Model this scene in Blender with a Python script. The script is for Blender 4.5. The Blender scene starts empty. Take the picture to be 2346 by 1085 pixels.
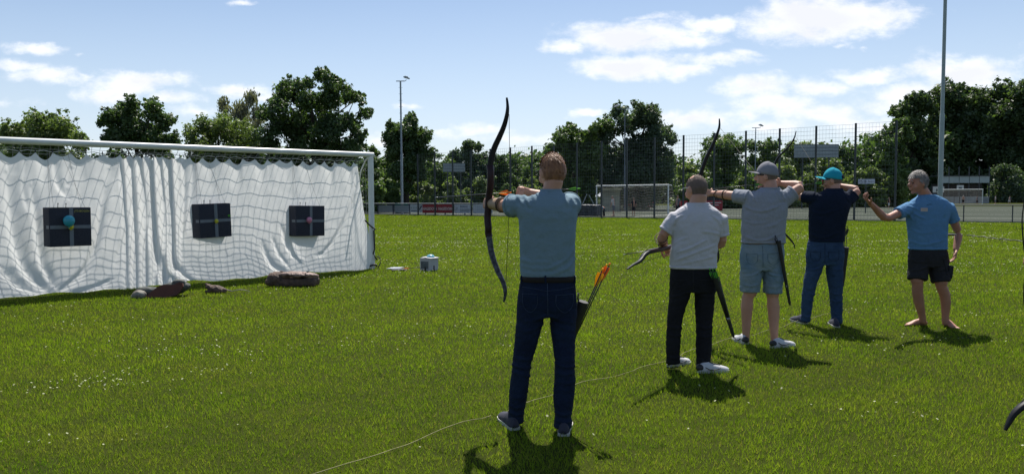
import bpy, bmesh, math, random
import numpy as np
from mathutils import Vector, Matrix
R = math.radians
random.seed(7); rng = np.random.default_rng(7)
SC = bpy.context.scene
COL = SC.collection

# ------------------------------------------------------------------ camera
F = 1694.0                                   # focal length in pixels of the 2346 px wide photograph
EYE = Vector((0, 0, 1.5))
cam_d = bpy.data.cameras.new('camera'); cam = bpy.data.objects.new('camera', cam_d); COL.objects.link(cam)
cam_d.sensor_width = 36; cam_d.lens = 36 * F / 2346; cam_d.clip_end = 3000; cam_d.clip_start = 0.05
CM = Matrix.Translation(EYE) @ Matrix.Rotation(R(90 - 3.126), 4, 'X') @ Matrix.Rotation(R(-0.3), 4, 'Z')
cam.matrix_world = CM
SC.camera = cam

# ------------------------------------------------------------------ light
SUN_EL, SUN_AZ = 58.5, 6.0                  # azimuth from +Y towards +X
sv = Vector((math.sin(R(SUN_AZ)) * math.cos(R(SUN_EL)), math.cos(R(SUN_AZ)) * math.cos(R(SUN_EL)), math.sin(R(SUN_EL))))
sd = bpy.data.lights.new('sun', 'SUN'); sun = bpy.data.objects.new('sun', sd); COL.objects.link(sun)
sd.energy = 4.9; sd.angle = R(0.5); sd.color = (1.0, 0.955, 0.88)
sun.rotation_euler = sv.to_track_quat('Z', 'Y').to_euler(); sun.location = sv * 50
SC.view_settings.view_transform = 'Standard'; SC.view_settings.look = 'None'
SC.view_settings.exposure = 0.56; SC.view_settings.gamma = 1
SC.render.engine = 'CYCLES'
try:
    SC.cycles.use_denoising = True; SC.cycles.max_bounces = 6; SC.cycles.transparent_max_bounces = 12
    SC.cycles.diffuse_bounces = 3; SC.cycles.glossy_bounces = 2
except Exception: pass

W = bpy.data.worlds.new('World'); SC.world = W; W.use_nodes = True
nt = W.node_tree; nt.nodes.clear()
def nn(t, **k):
    n = nt.nodes.new(t)
    for a, b in k.items(): setattr(n, a, b)
    return n
def lk(a, b): nt.links.new(a, b)
def mth(op, a, b=None, clamp=False):
    n = nt.nodes.new('ShaderNodeMath'); n.operation = op; n.use_clamp = clamp
    for i, v in enumerate((a, b)):
        if v is None: continue
        if isinstance(v, (int, float)): n.inputs[i].default_value = v
        else: nt.links.new(v, n.inputs[i])
    return n.outputs[0]
sky = nn('ShaderNodeTexSky', sky_type='NISHITA'); sky.sun_disc = False
sky.sun_elevation = R(SUN_EL); sky.sun_rotation = R(SUN_AZ); sky.air_density = 1.0; sky.dust_density = 0.9; sky.ozone_density = 3.0
bg = nn('ShaderNodeBackground'); bg.inputs[1].default_value = 0.079
out = nn('ShaderNodeOutputWorld'); lk(bg.outputs[0], out.inputs[0])
tc = nn('ShaderNodeTexCoord'); sx = nn('ShaderNodeSeparateXYZ'); lk(tc.outputs['Generated'], sx.inputs[0])
yy = mth('MAXIMUM', sx.outputs[1], 0.08)
cu = mth('DIVIDE', sx.outputs[0], yy); cv = mth('DIVIDE', sx.outputs[2], yy)
front = mth('MULTIPLY', mth('SUBTRACT', sx.outputs[1], 0.1), 8.0, True)
cxy = nn('ShaderNodeCombineXYZ'); lk(cu, cxy.inputs[0]); lk(cv, cxy.inputs[1])
n1 = nn('ShaderNodeTexNoise'); n1.inputs['Scale'].default_value = 9; n1.inputs['Detail'].default_value = 8; n1.inputs['Roughness'].default_value = 0.6
mp = nn('ShaderNodeVectorMath', operation='MULTIPLY'); mp.inputs[1].default_value = (1, 1.7, 1); lk(cxy.outputs[0], mp.inputs[0]); lk(mp.outputs[0], n1.inputs['Vector'])
n2 = nn('ShaderNodeTexNoise'); n2.inputs['Scale'].default_value = 26; n2.inputs['Detail'].default_value = 8; n2.inputs['Roughness'].default_value = 0.62; lk(mp.outputs[0], n2.inputs['Vector'])
wob = nn('ShaderNodeVectorMath', operation='SUBTRACT'); lk(n1.outputs['Color'], wob.inputs[0]); wob.inputs[1].default_value = (.5, .5, .5)
wsc = nn('ShaderNodeVectorMath', operation='MULTIPLY'); lk(wob.outputs[0], wsc.inputs[0]); wsc.inputs[1].default_value = (.10, .045, 0)
wad = nn('ShaderNodeVectorMath', operation='ADD'); lk(cxy.outputs[0], wad.inputs[0]); lk(wsc.outputs[0], wad.inputs[1])
#  clouds of that day: centre and half axes (direction tangents, from the photograph's px), strength
CL = [(1880,45,190,48,1.15),(1990,38,110,36,.9),(1770,60,80,25,.8),(1880,78,140,24,.7),(1440,82,150,34,1),(1610,48,75,24,.9),(1530,95,110,22,.8),(1290,102,50,14,.7),
      (1440,148,125,30,1.1),(1560,160,70,20,.75),(1640,138,100,17,.65),(1700,120,50,14,.6),(1735,205,85,32,.9),(1870,205,70,22,.7),(1985,170,95,18,.75),
      (1780,240,130,25,.75),(2090,205,110,24,.9),(2220,165,110,34,1.05),(2050,230,90,28,.75),(1600,275,90,24,.75),(1880,262,120,28,.85),(2000,290,110,28,.7),(1770,290,120,22,.65),(1700,262,60,16,.6),
      (1330,256,34,10,.8),(925,243,32,11,.7),(1100,295,75,18,.6),(1190,322,110,20,.55),(1010,310,60,14,.5),(75,108,75,15,.75),(110,170,80,22,.75),(50,150,70,14,.65),(180,165,30,12,.45),
      (310,185,110,26,.95),(250,212,75,24,.9),(400,222,55,16,.7),(430,255,60,18,.55),(535,204,75,18,.8),(600,215,40,12,.6),(555,3,45,8,.6),(860,325,60,18,.45),(2150,130,70,12,.35),(1930,103,24,6,.4),(1975,110,18,5,.35),
      (182,116,14,6,.4),(0,240,80,14,.3),(1545,260,50,14,.6),(1500,40,60,10,.45),(2600,120,200,50,1),(2750,250,220,40,.9),(-300,150,200,45,1),(-500,260,240,40,.8),(700,-160,260,60,1),(1500,-260,260,70,1),(2300,-200,200,60,1)]
acc = None
for (px, py, a, b, s) in CL:
    d = (CM.to_3x3() @ Vector(((px - 1173) / F, -(py - 542.5) / F, -1)))
    v = nn('ShaderNodeVectorMath', operation='SUBTRACT'); lk(wad.outputs[0], v.inputs[0]); v.inputs[1].default_value = (d.x / d.y, d.z / d.y, 0)
    w = nn('ShaderNodeVectorMath', operation='MULTIPLY'); lk(v.outputs[0], w.inputs[0]); w.inputs[1].default_value = (F / a / 1.42, F / b / 1.36, 0)
    l = nn('ShaderNodeVectorMath', operation='LENGTH'); lk(w.outputs[0], l.inputs[0])
    m = mth('MULTIPLY', mth('SUBTRACT', 1.0, l.outputs['Value']), s)
    acc = m if acc is None else mth('MAXIMUM', acc, m)
acc = mth('MULTIPLY', mth('MAXIMUM', acc, -0.6), front)
nse = mth('MULTIPLY', mth('SUBTRACT', n2.outputs['Fac'], 0.5), 1.15)
dens = mth('ADD', acc, nse)
mr = nn('ShaderNodeMapRange', interpolation_type='SMOOTHSTEP'); lk(dens, mr.inputs[0])
mr.inputs[1].default_value = 0.05; mr.inputs[2].default_value = 0.74; mr.inputs[3].default_value = 0; mr.inputs[4].default_value = 0.93
# under-side tone: thick parts slightly greyer
gry = nn('ShaderNodeMapRange'); lk(mth('ADD', acc, mth('MULTIPLY', mth('SUBTRACT', n1.outputs['Fac'], .5), 1.6)), gry.inputs[0])
gry.inputs[1].default_value = 0.25; gry.inputs[2].default_value = 0.9
cc = nn('ShaderNodeMix', data_type='RGBA'); lk(gry.outputs[0], cc.inputs['Factor'])
cc.inputs['A'].default_value = (9.9, 10.0, 10.3, 1); cc.inputs['B'].default_value = (8.2, 8.3, 8.9, 1)
mx = nn('ShaderNodeMix', data_type='RGBA'); lk(mr.outputs[0], mx.inputs['Factor'])
# sky haze: Nishita lifted a little toward the pale summer white low down
hz = nn('ShaderNodeMapRange'); lk(sx.outputs[2], hz.inputs[0]); hz.inputs[1].default_value = 0.0; hz.inputs[2].default_value = 0.26; hz.inputs[3].default_value = 0.62; hz.inputs[4].default_value = 0.02
hm = nn('ShaderNodeMix', data_type='RGBA'); lk(hz.outputs[0], hm.inputs['Factor']); lk(sky.outputs[0], hm.inputs['A']); hm.inputs['B'].default_value = (7.4, 8.3, 9.8, 1)
lk(hm.outputs['Result'], mx.inputs['A']); lk(cc.outputs['Result'], mx.inputs['B']); lk(mx.outputs['Result'], bg.inputs[0])
W.cycles.sampling_method = 'MANUAL'; W.cycles.sample_map_resolution = 512

# ------------------------------------------------------------------ pixel <-> place helpers
R3 = CM.to_3x3()
def ray(px, py): return R3 @ Vector(((px - 1173) / F, -(py - 542.5) / F, -1))
def P(px, py, D):                      # the point D metres in front (along +Y)
    d = ray(px, py); return EYE + d * (D / d.y)
def G(px, py, z=0.0):                  # the point on the ground
    d = ray(px, py); return EYE + d * ((z - EYE.z) / d.z)
def PL(px, py, p0, n):                 # the point on a plane
    d = ray(px, py); return EYE + d * ((p0 - EYE).dot(n) / d.dot(n))

# ------------------------------------------------------------------ geometry helpers
class Geo:
    def __init__(s): s.v = []; s.f = []
    def add(s, vs, fs):
        o = len(s.v); s.v += [tuple(v) for v in vs]; s.f += [tuple(i + o for i in f) for f in fs]; return s
    def box(s, c, size, rot=None, bev=0.0):
        x, y, z = [t / 2 for t in size]; c = Vector(c)
        if bev <= 0:
            vs = [Vector((sx * x, sy * y, sz * z)) for sx in (-1, 1) for sy in (-1, 1) for sz in (-1, 1)]
            fs = [(0,1,3,2),(4,6,7,5),(0,4,5,1),(2,3,7,6),(0,2,6,4),(1,5,7,3)]
        else:
            bm = bmesh.new(); bmesh.ops.create_cube(bm, size=1.0)
            bmesh.ops.scale(bm, vec=(size[0], size[1], size[2]), verts=bm.verts)
            bmesh.ops.bevel(bm, geom=bm.edges[:], offset=bev, segments=2, affect='EDGES', profile=.6)
            bm.verts.index_update(); vs = [v.co.copy() for v in bm.verts]; fs = [tuple(v.index for v in f.verts) for f in bm.faces]; bm.free()
        if rot is not None: vs = [rot @ v for v in vs]
        return s.add([v + c for v in vs], fs)
    def sweep(s, pts, ra, rb=None, up=(0, 0, 1), n=10, cap='flat', sq=1.0):
        pts = [Vector(p) for p in pts]; m = len(pts)
        ra = list(ra) if hasattr(ra, '__len__') else [ra] * m
        rb = ra if rb is None else (list(rb) if hasattr(rb, '__len__') else [rb] * m)
        T = []
        for i in range(m):
            t = (pts[min(i + 1, m - 1)] - pts[max(i - 1, 0)]); T.append(t.normalized() if t.length > 1e-9 else Vector((0, 0, 1)))
        seq = [(pts[i], T[i], ra[i], rb[i]) for i in range(m)]
        if cap == 'round':
            def cp(p, t, a, b, sg):
                r = min(a, b); return [(p + t * sg * r * math.sin(q), t, a * math.cos(q), b * math.cos(q)) for q in (.5, 1.0, 1.35)]
            seq = cp(pts[0], T[0], ra[0], rb[0], -1)[::-1] + seq + cp(pts[-1], T[-1], ra[-1], rb[-1], 1)
        up = Vector(up); side = None; base = len(s.v); vs = []
        for (p, t, a, b) in seq:
            sd_ = t.cross(up)
            if sd_.length < .12: sd_ = side if side is not None else t.cross(Vector((0, 1, 0)))
            sd_ = (sd_ - t * sd_.dot(t)).normalized(); side = sd_; u2 = sd_.cross(t)
            for k in range(n):
                q = 2 * math.pi * k / n; cq, sq_ = math.cos(q), math.sin(q)
                if sq != 1.0: cq = math.copysign(abs(cq) ** sq, cq); sq_ = math.copysign(abs(sq_) ** sq, sq_)
                vs.append(p + sd_ * (a * cq) + u2 * (b * sq_))
        fs = []
        L = len(seq)
        for i in range(L - 1):
            for k in range(n):
                k2 = (k + 1) % n; fs.append((i * n + k, i * n + k2, (i + 1) * n + k2, (i + 1) * n + k))
        fs.append(tuple(range(n))[::-1]); fs.append(tuple((L - 1) * n + k for k in range(n)))
        return s.add(vs, fs)
    def rings(s, R_, n=28, e=2.3):      # stacked horizontal rings: (centre, half width, half depth[, lean axis x])
        vs = []
        for (c, a, b) in R_:
            for k in range(n):
                q = 2 * math.pi * k / n; cq, sq_ = math.cos(q), math.sin(q)
                vs.append(Vector(c) + Vector((a * math.copysign(abs(cq) ** (2 / e), cq), b * math.copysign(abs(sq_) ** (2 / e), sq_), 0)))
        fs = []; L = len(R_)
        for i in range(L - 1):
            for k in range(n):
                k2 = (k + 1) % n; fs.append((i * n + k, i * n + k2, (i + 1) * n + k2, (i + 1) * n + k))
        fs.append(tuple(range(n))[::-1]); fs.append(tuple((L - 1) * n + k for k in range(n)))
        return s.add(vs, fs)
    def ell(s, c, r, rot=None, nu=20, nv=12, fn=None):
        vs = []; c = Vector(c)
        for j in range(nv + 1):
            th = math.pi * j / nv
            for i in range(nu):
                ph = 2 * math.pi * i / nu
                d = Vector((math.sin(th) * math.cos(ph), math.sin(th) * math.sin(ph), math.cos(th)))
                v = Vector((d.x * r[0], d.y * r[1], d.z * r[2]))
                if fn: v = fn(d, v)
                if rot is not None: v = rot @ v
                vs.append(c + v)
        fs = [(j * nu + i, (j + 1) * nu + i, (j + 1) * nu + (i + 1) % nu, j * nu + (i + 1) % nu) for j in range(nv) for i in range(nu)]
        return s.add(vs, fs)
    def prism(s, poly, n, th):          # flat polygon given in 3-D, thickened along n
        n = Vector(n).normalized(); m = len(poly)
        vs = [Vector(p) - n * th / 2 for p in poly] + [Vector(p) + n * th / 2 for p in poly]
        fs = [tuple(range(m)), tuple(range(2 * m - 1, m - 1, -1))] + [(i, m + i, m + (i + 1) % m, (i + 1) % m) for i in range(m)]
        return s.add(vs, fs)

ORG = {}
def tag(o, label=None, cat=None, group=None, kind=None):
    if label: o['label'] = label
    if cat: o['category'] = cat
    if group: o['group'] = group
    if kind: o['kind'] = kind
    return o
def empty(name, loc, label=None, cat=None, group=None):
    o = bpy.data.objects.new(name, None); COL.objects.link(o); o.location = loc; o.empty_display_size = .1
    ORG[o.name] = Vector(loc); return tag(o, label, cat, group)
def link_mesh(name, me, m, parent=None, org=None, smooth=True):
    o = bpy.data.objects.new(name, me); COL.objects.link(o)
    if parent is not None: o.parent = parent; org = ORG[parent.name]; ORG[o.name] = org
    else:
        org = Vector(org) if org is not None else Vector((0, 0, 0)); o.location = org; ORG[o.name] = org
    if org.length > 0: me.transform(Matrix.Translation(-org))
    if m is not None: me.materials.clear(); me.materials.append(m)
    if smooth: me.polygons.foreach_set('use_smooth', [True] * len(me.polygons))
    return o
def fixn(me):
    bm = bmesh.new(); bm.from_mesh(me); bmesh.ops.recalc_face_normals(bm, faces=bm.faces); bm.to_mesh(me); bm.free()
def build(name, g, m, parent=None, org=None, smooth=False, fix=True):
    me = bpy.data.meshes.new(name); me.from_pydata(g.v, [], g.f); me.update()
    if fix: fixn(me)
    o = link_mesh(name, me, m, parent, org, smooth)
    if smooth == 'auto':
        o.data.polygons.foreach_set('use_smooth', [True] * len(me.polygons))
        try: me.set_sharp_from_angle(angle=R(40))
        except Exception: pass
    return o
def fast_mesh(name, V, Fc, k):          # V (n,3) float array, Fc (m,k) int array
    me = bpy.data.meshes.new(name); me.vertices.add(len(V)); me.vertices.foreach_set('co', np.asarray(V, np.float32).ravel())
    me.loops.add(Fc.size); me.loops.foreach_set('vertex_index', np.asarray(Fc, np.int32).ravel())
    me.polygons.add(len(Fc)); me.polygons.foreach_set('loop_start', np.arange(0, Fc.size, k, dtype=np.int32))
    me.update(calc_edges=True); return me
def set_col(me, C, name='tone'):        # per-vertex colour
    a = me.color_attributes.new(name, 'FLOAT_COLOR', 'POINT')
    a.data.foreach_set('color', np.concatenate([C, np.ones((len(C), 1))], 1).astype(np.float32).ravel())
def sn(Pn, k, seed=0):                  # cheap smooth noise of points
    r = np.random.default_rng(seed); out = np.zeros(len(Pn))
    for i in range(5):
        a = r.normal(size=3); a *= k * (1 + .6 * i) / np.linalg.norm(a); b = r.normal(size=3) * k * .6
        out += np.sin(Pn @ a + r.uniform(0, 6) + 1.6 * np.sin(Pn @ b + r.uniform(0, 6))) / (1 + .5 * i)
    return out / 2.6
def fuse(name, g, m, parent, voxel=.008, it=3, disp=None, fac=.5):
    me = bpy.data.meshes.new('tmp'); me.from_pydata(g.v, [], g.f); me.update(); fixn(me)
    o = bpy.data.objects.new('tmp', me); COL.objects.link(o)
    a = o.modifiers.new('r', 'REMESH'); a.mode = 'VOXEL'; a.voxel_size = voxel; a.adaptivity = 0
    b = o.modifiers.new('s', 'SMOOTH'); b.factor = fac; b.iterations = it
    dg = bpy.context.evaluated_depsgraph_get(); dg.update()
    me2 = bpy.data.meshes.new_from_object(o.evaluated_get(dg)); me2.name = name
    bpy.data.objects.remove(o); bpy.data.meshes.remove(me)
    if disp:
        n = len(me2.vertices); co = np.empty(n * 3, np.float32); me2.vertices.foreach_get('co', co); co = co.reshape(-1, 3).astype(float)
        no = np.empty(n * 3, np.float32); me2.vertex_normals.foreach_get('vector', no); no = no.reshape(-1, 3)
        co = co + no * disp(co, no)[:, None]; me2.vertices.foreach_set('co', co.astype(np.float32).ravel()); me2.update()
    return link_mesh(name, me2, m, parent)
def copy_tree(o, parent=None):
    c = o.copy(); COL.objects.link(c)
    if parent is not None: c.parent = parent
    ORG[c.name] = ORG.get(o.name, Vector((0, 0, 0)))
    for ch in list(o.children): copy_tree(ch, c)
    return c

# ------------------------------------------------------------------ materials
MATS = {}
def mat(name, col, rough=.7, col2=None, sc=8.0, bump=0.0, bsc=60.0, trans=0.0, metal=0.0, spec=.5, attr=None, stretch=None, detail=4, tcol=None, sheen=0, sub=0, bdist=.01):
    if name in MATS: return MATS[name]
    m = bpy.data.materials.new(name); m.use_nodes = True; t = m.node_tree; n = t.nodes; b = n['Principled BSDF']; L = t.links.new
    b.inputs['Roughness'].default_value = rough; b.inputs['Metallic'].default_value = metal; b.inputs['Specular IOR Level'].default_value = spec
    if sheen: b.inputs['Sheen Weight'].default_value = sheen
    if sub: b.inputs['Subsurface Weight'].default_value = sub; b.inputs['Subsurface Radius'].default_value = (1, .4, .2); b.inputs['Subsurface Scale'].default_value = .012
    co = n.new('ShaderNodeTexCoord'); mpn = n.new('ShaderNodeMapping'); L(co.outputs['Object'], mpn.inputs[0])
    if stretch: mpn.inputs['Scale'].default_value = stretch
    nz = n.new('ShaderNodeTexNoise'); nz.inputs['Scale'].default_value = sc; nz.inputs['Detail'].default_value = detail; L(mpn.outputs[0], nz.inputs['Vector'])
    c2 = col2 if col2 else tuple(c * .78 for c in col)
    cr = n.new('ShaderNodeMapRange'); cr.inputs[1].default_value = .32; cr.inputs[2].default_value = .68; L(nz.outputs['Fac'], cr.inputs[0])
    mx_ = n.new('ShaderNodeMix'); mx_.data_type = 'RGBA'; L(cr.outputs[0], mx_.inputs['Factor'])
    mx_.inputs['A'].default_value = (*col, 1); mx_.inputs['B'].default_value = (*c2, 1); cout = mx_.outputs['Result']
    if attr:
        at = n.new('ShaderNodeAttribute'); at.attribute_name = attr; mm = n.new('ShaderNodeMix'); mm.data_type = 'RGBA'; mm.blend_type = 'MULTIPLY'
        mm.inputs['Factor'].default_value = 1; L(cout, mm.inputs['A']); L(at.outputs['Color'], mm.inputs['B']); cout = mm.outputs['Result']
    L(cout, b.inputs['Base Color'])
    if bump:
        bn = n.new('ShaderNodeTexNoise'); bn.inputs['Scale'].default_value = bsc; bn.inputs['Detail'].default_value = 5; L(mpn.outputs[0], bn.inputs['Vector'])
        bu = n.new('ShaderNodeBump'); bu.inputs['Strength'].default_value = bump; bu.inputs['Distance'].default_value = bdist; L(bn.outputs['Fac'], bu.inputs['Height']); L(bu.outputs[0], b.inputs['Normal'])
    if trans:
        tr = n.new('ShaderNodeBsdfTranslucent'); ms = n.new('ShaderNodeMixShader'); ms.inputs[0].default_value = trans
        if tcol:
            tm = n.new('ShaderNodeMix'); tm.data_type = 'RGBA'; tm.blend_type = 'MULTIPLY'; tm.inputs['Factor'].default_value = 1; L(cout, tm.inputs['A']); tm.inputs['B'].default_value = (*tcol, 1); L(tm.outputs['Result'], tr.inputs[0])
        else: L(cout, tr.inputs[0])
        L(b.outputs[0], ms.inputs[1]); L(tr.outputs[0], ms.inputs[2]); L(ms.outputs[0], n['Material Output'].inputs[0])
    MATS[name] = m; return m
def text(name, body, m, parent, center, right, up, height, ext=.002, width=None, bold=0.0):
    cu_ = bpy.data.curves.new('t', 'FONT'); cu_.body = body; cu_.align_x = 'CENTER'; cu_.align_y = 'CENTER'; cu_.extrude = ext; cu_.offset = bold; cu_.resolution_u = 2
    to = bpy.data.objects.new('t', cu_); COL.objects.link(to); dg = bpy.context.evaluated_depsgraph_get(); dg.update()
    me = bpy.data.meshes.new_from_object(to.evaluated_get(dg)); bpy.data.objects.remove(to); me.name = name
    xs = [v.co.x for v in me.vertices]; ys = [v.co.y for v in me.vertices]
    if not xs: return None
    h = max(ys) - min(ys); w = max(xs) - min(xs); s = height / h; sx_ = s if width is None else width / w
    mx0, my0 = (max(xs) + min(xs)) / 2, (max(ys) + min(ys)) / 2
    r, u = Vector(right).normalized(), Vector(up).normalized(); nrm = r.cross(u)
    M = Matrix(((r.x * sx_, u.x * s, nrm.x, 0), (r.y * sx_, u.y * s, nrm.y, 0), (r.z * sx_, u.z * s, nrm.z, 0), (0, 0, 0, 1)))
    me.transform(Matrix.Translation(Vector(center)) @ M @ Matrix.Translation((-mx0, -my0, 0)))
    return link_mesh(name, me, m, parent, smooth=False)
# ------------------------------------------------------------------ the setting
# the line that parts the lawn from the pitch (tall fence, railing, banners all stand on it)
LA = G(960, 493); LB = G(1955, 505.5); LV = (LB - LA).normalized(); LN = Vector((LV.y, -LV.x, 0))   # LN points to the lawn
if LN.y > 0: LN = -LN
def on_line(px, off=0.0):              # where the sight line of a column meets that line
    p0 = LA + LN * off; d = ray(px, 480); a = Vector((d.x, d.y, 0)); n = Vector((-LV.y, LV.x, 0)); t = p0.dot(n) / a.dot(n); return Vector((a.x * t, a.y * t, 0))
def line_y(x): return LA.y + (x - LA.x) * LV.y / LV.x

m_ground = mat('lawn_ground', (.040, .050, .006), .95, (.028, .036, .006), 1.6, .8, 90, detail=8, spec=.05)
g = Geo(); S = 1500
xs = list(np.concatenate([[-S, -300, -120], np.linspace(-60, 60, 25), [120, 300, S]])); ys = list(np.concatenate([[-S, -200, -30], np.linspace(-5, 75, 17), [140, 300, S]]))
vs = [(x, y, 0) for y in ys for x in xs]; nx = len(xs)
g.add(vs, [(j * nx + i, j * nx + i + 1, (j + 1) * nx + i + 1, (j + 1) * nx + i) for j in range(len(ys) - 1) for i in range(nx - 1)])
tag(build('ground', g, m_ground), kind='structure')
m_pitch = mat('artificial_turf', (.045, .054, .042), .9, (.062, .072, .055), .12, .3, 40, detail=6, stretch=(.4, 1.6, 1), spec=.04)
a0, a1 = LA - LV * 60, LA + LV * 75
g = Geo(); far = -LN * 62
g.add([a0 + Vector((0, 0, .004)) - LN * .25, a1 + Vector((0, 0, .004)) - LN * .25, a1 + far + Vector((0, 0, .004)), a0 + far + Vector((0, 0, .004))], [(0, 1, 2, 3)])
tag(build('pitch', g, m_pitch), kind='structure')
m_line = mat('line_paint', (.62, .62, .58), .8, (.5, .5, .46), 5)
g = Geo()
def stripe(p, q, w=.12, z=.008):
    d = (q - p).normalized(); s_ = Vector((-d.y, d.x, 0)) * w / 2; g.add([p - s_ + Vector((0, 0, z)), q - s_ + Vector((0, 0, z)), q + s_ + Vector((0, 0, z)), p + s_ + Vector((0, 0, z))], [(0, 1, 2, 3)])
for off in (2.2, 7.7, 18, 34): stripe(a0 - LN * off, a1 - LN * off, .14 if off < 10 else .12)
for t in (0, 18, 42): stripe(LA + LV * t - LN * 2.3, LA + LV * t - LN * 18)
for t in (9.5, 30): stripe(LA + LV * t - LN * 2.3, LA + LV * t - LN * 7.6)
tag(build('pitch_marking', g, m_line), kind='structure')
m_kerb = mat('kerb_concrete', (.33, .31, .27), .9, (.25, .24, .2), 3, .4, 60)
g = Geo(); mid = (LA + LV * 8) ; L_ = 135
g.box(mid - LN * .17 + Vector((0, 0, .03)), (L_, .12, .10), Matrix.Rotation(math.atan2(LV.y, LV.x), 3, 'Z'))
tag(build('kerb', g, m_kerb), kind='structure')

# ---- grass blades
def hashn(x, y, k, sd):
    return .5 + .5 * sn(np.stack([x, y, np.zeros_like(x)], 1), k, sd)
m_grass = mat('grass_blade', (1, 1, 1), .7, (1, 1, 1), 1, trans=.55, attr='tone', spec=.10, tcol=(1.0, 1.06, .38))
Vs, Cs = [], []
def blades(n, seed):
    r = np.random.default_rng(seed); e_ = .4; ya, yb = 2.6 ** e_, 74.0 ** e_; y = (ya + r.random(n) * (yb - ya)) ** (1 / e_); x = r.uniform(-1, 1, n) * (.76 * y + 1.2)
    k = y < line_y(x) - .3; x, y = x[k], y[k]; n = len(x); h = .029 * (y / 4) ** .12; w = .0020 * (y / 4) ** .88
    big = hashn(x, y, .9, 3); pat = hashn(x, y, 3.1, 4); fine = hashn(x, y, 14, 5)
    hh = h * (.55 + .75 * r.random(n)) * (.72 + .5 * pat); a = r.uniform(0, 2 * np.pi, n); lean = r.uniform(.08, .80, n) * hh
    ww = w * r.uniform(.6, 1.3, n); b = r.uniform(0, 2 * np.pi, n); dx, dy = np.cos(b) * ww, np.sin(b) * ww
    z = np.zeros(n); p0 = np.stack([x - dx, y - dy, z], 1); p1 = np.stack([x + dx, y + dy, z], 1); p2 = np.stack([x + np.cos(a) * lean, y + np.sin(a) * lean, hh], 1)
    Vs.append(np.stack([p0, p1, p2], 1).reshape(-1, 3))
    yel = np.clip(r.normal(.5, .25, n) * .5 + big * .3 + fine * .2, 0, 1)[:, None]
    c = np.array([.068, .145, .012]) * (1 - yel) + np.array([.268, .370, .030]) * yel
    dry = (r.random(n) < .05)[:, None]; c = np.where(dry, np.array([.30, .28, .09]), c)
    weed = (hashn(x, y, 5.3, 8) * hashn(x, y, 17, 9) > .62)[:, None]; c = np.where(weed, c * np.array([.62, .74, .9]), c); straw = (hashn(x, y, 2.2, 12) * hashn(x, y, 9, 13))[:, None]; c = c * (1 - .6 * straw) + np.array([.27, .27, .07]) * .6 * straw
    c = c * (.86 + .24 * pat[:, None]); Cs.append(np.repeat(c, 3, 0))
blades(1350000, 1)
V = np.concatenate(Vs); me = fast_mesh('grass', V, np.arange(len(V)).reshape(-1, 3), 3); set_col(me, np.concatenate(Cs))
tag(link_mesh('grass', me, m_grass, smooth=False), 'short mown green lawn grass', 'grass', kind='stuff'); Vs, Cs = [], []
# rougher unmown strip under the goal cloth and tufts
# ---- daisies and clover
m_daisy = mat('daisy_petals', (.56, .56, .36), .8, (.42, .45, .24), 30, trans=.35)
r = np.random.default_rng(11); pts = []
def clump(cx, cy, n, sx_, sy_):
    pts.append(np.stack([r.normal(cx, sx_, n), r.normal(cy, sy_, n)], 1))
for (px, py, n, sp) in [(150,888,34,.16),(230,868,26,.12),(290,884,22,.10),(350,812,30,.18),(560,812,18,.12),(60,910,8,.1),(60,1012,9,.09),(480,855,18,.12),(240,800,12,.2),(120,1030,5,.1),(260,1010,4,.15),
                        (1470,700,14,.2),(1485,765,22,.09),(470,735,30,.35),(840,770,14,.4),(1080,700,16,.4),(880,660,26,.5),(700,700,26,.5),(1340,800,10,.2),(1650,905,14,.15),(2030,950,14,.12),(2250,630,60,.9),(1960,640,60,.7),(2060,600,60,.8),(1480,640,70,.5),(1380,720,24,.3),(1420,600,60,1),(700,650,26,.4),(600,690,30,.5),(2280,575,70,1.2),(1160,770,14,.3),(1000,740,20,.4),(960,660,30,.6)]:
    c = G(px, py); clump(c.x, c.y, int(n * .95), sp * 1.6, sp)
for i in range(60):
    y = r.uniform(7, 14); x = r.uniform(-.75, .75) * y; clump(x, y, r.integers(6, 22), r.uniform(.15, .5), r.uniform(.08, .2))
for i in range(320):
    y = r.uniform(13, 30); x = r.uniform(-.75, .75) * y; clump(x, y, r.integers(12, 50), r.uniform(.3, 1.2), r.uniform(.1, .35))
for i in range(200):
    y = r.uniform(30, 60); x = r.uniform(-.4, .75) * y; clump(x, y, r.integers(12, 40), r.uniform(.6, 2.5), r.uniform(.15, .5))
pts.append(np.stack([r.uniform(-5, 5, 70), r.uniform(4, 9, 70)], 1))
p = np.concatenate(pts); k = (p[:, 1] < line_y(p[:, 0]) - .6) & (p[:, 1] > 3.6); p = p[k]; n = len(p)
keep = r.random(n) < np.where(p[:, 1] > 12, .62, .8); p = p[keep]; n = len(p)
rad = np.clip(.0075 * r.uniform(.7, 1.25, n) * np.clip(p[:, 1] / 12, 1, 2.0), 0, .02); hz_ = r.uniform(.028, .046, n)
tilt = r.normal(0, .35, (n, 2)); V = []; 
for q in range(6):
    a = q * math.pi / 3; dx, dy = np.cos(a) * rad, np.sin(a) * rad; V.append(np.stack([p[:, 0] + dx, p[:, 1] + dy, hz_ + dx * tilt[:, 0] + dy * tilt[:, 1] - .0], 1))
V = np.stack(V, 1).reshape(-1, 3); me = fast_mesh('daisies', V, np.arange(len(V)).reshape(-1, 6), 6)
tag(link_mesh('daisies', me, m_daisy, smooth=False), 'small white daisies and clover scattered in the lawn', 'flowers', kind='stuff')

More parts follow.
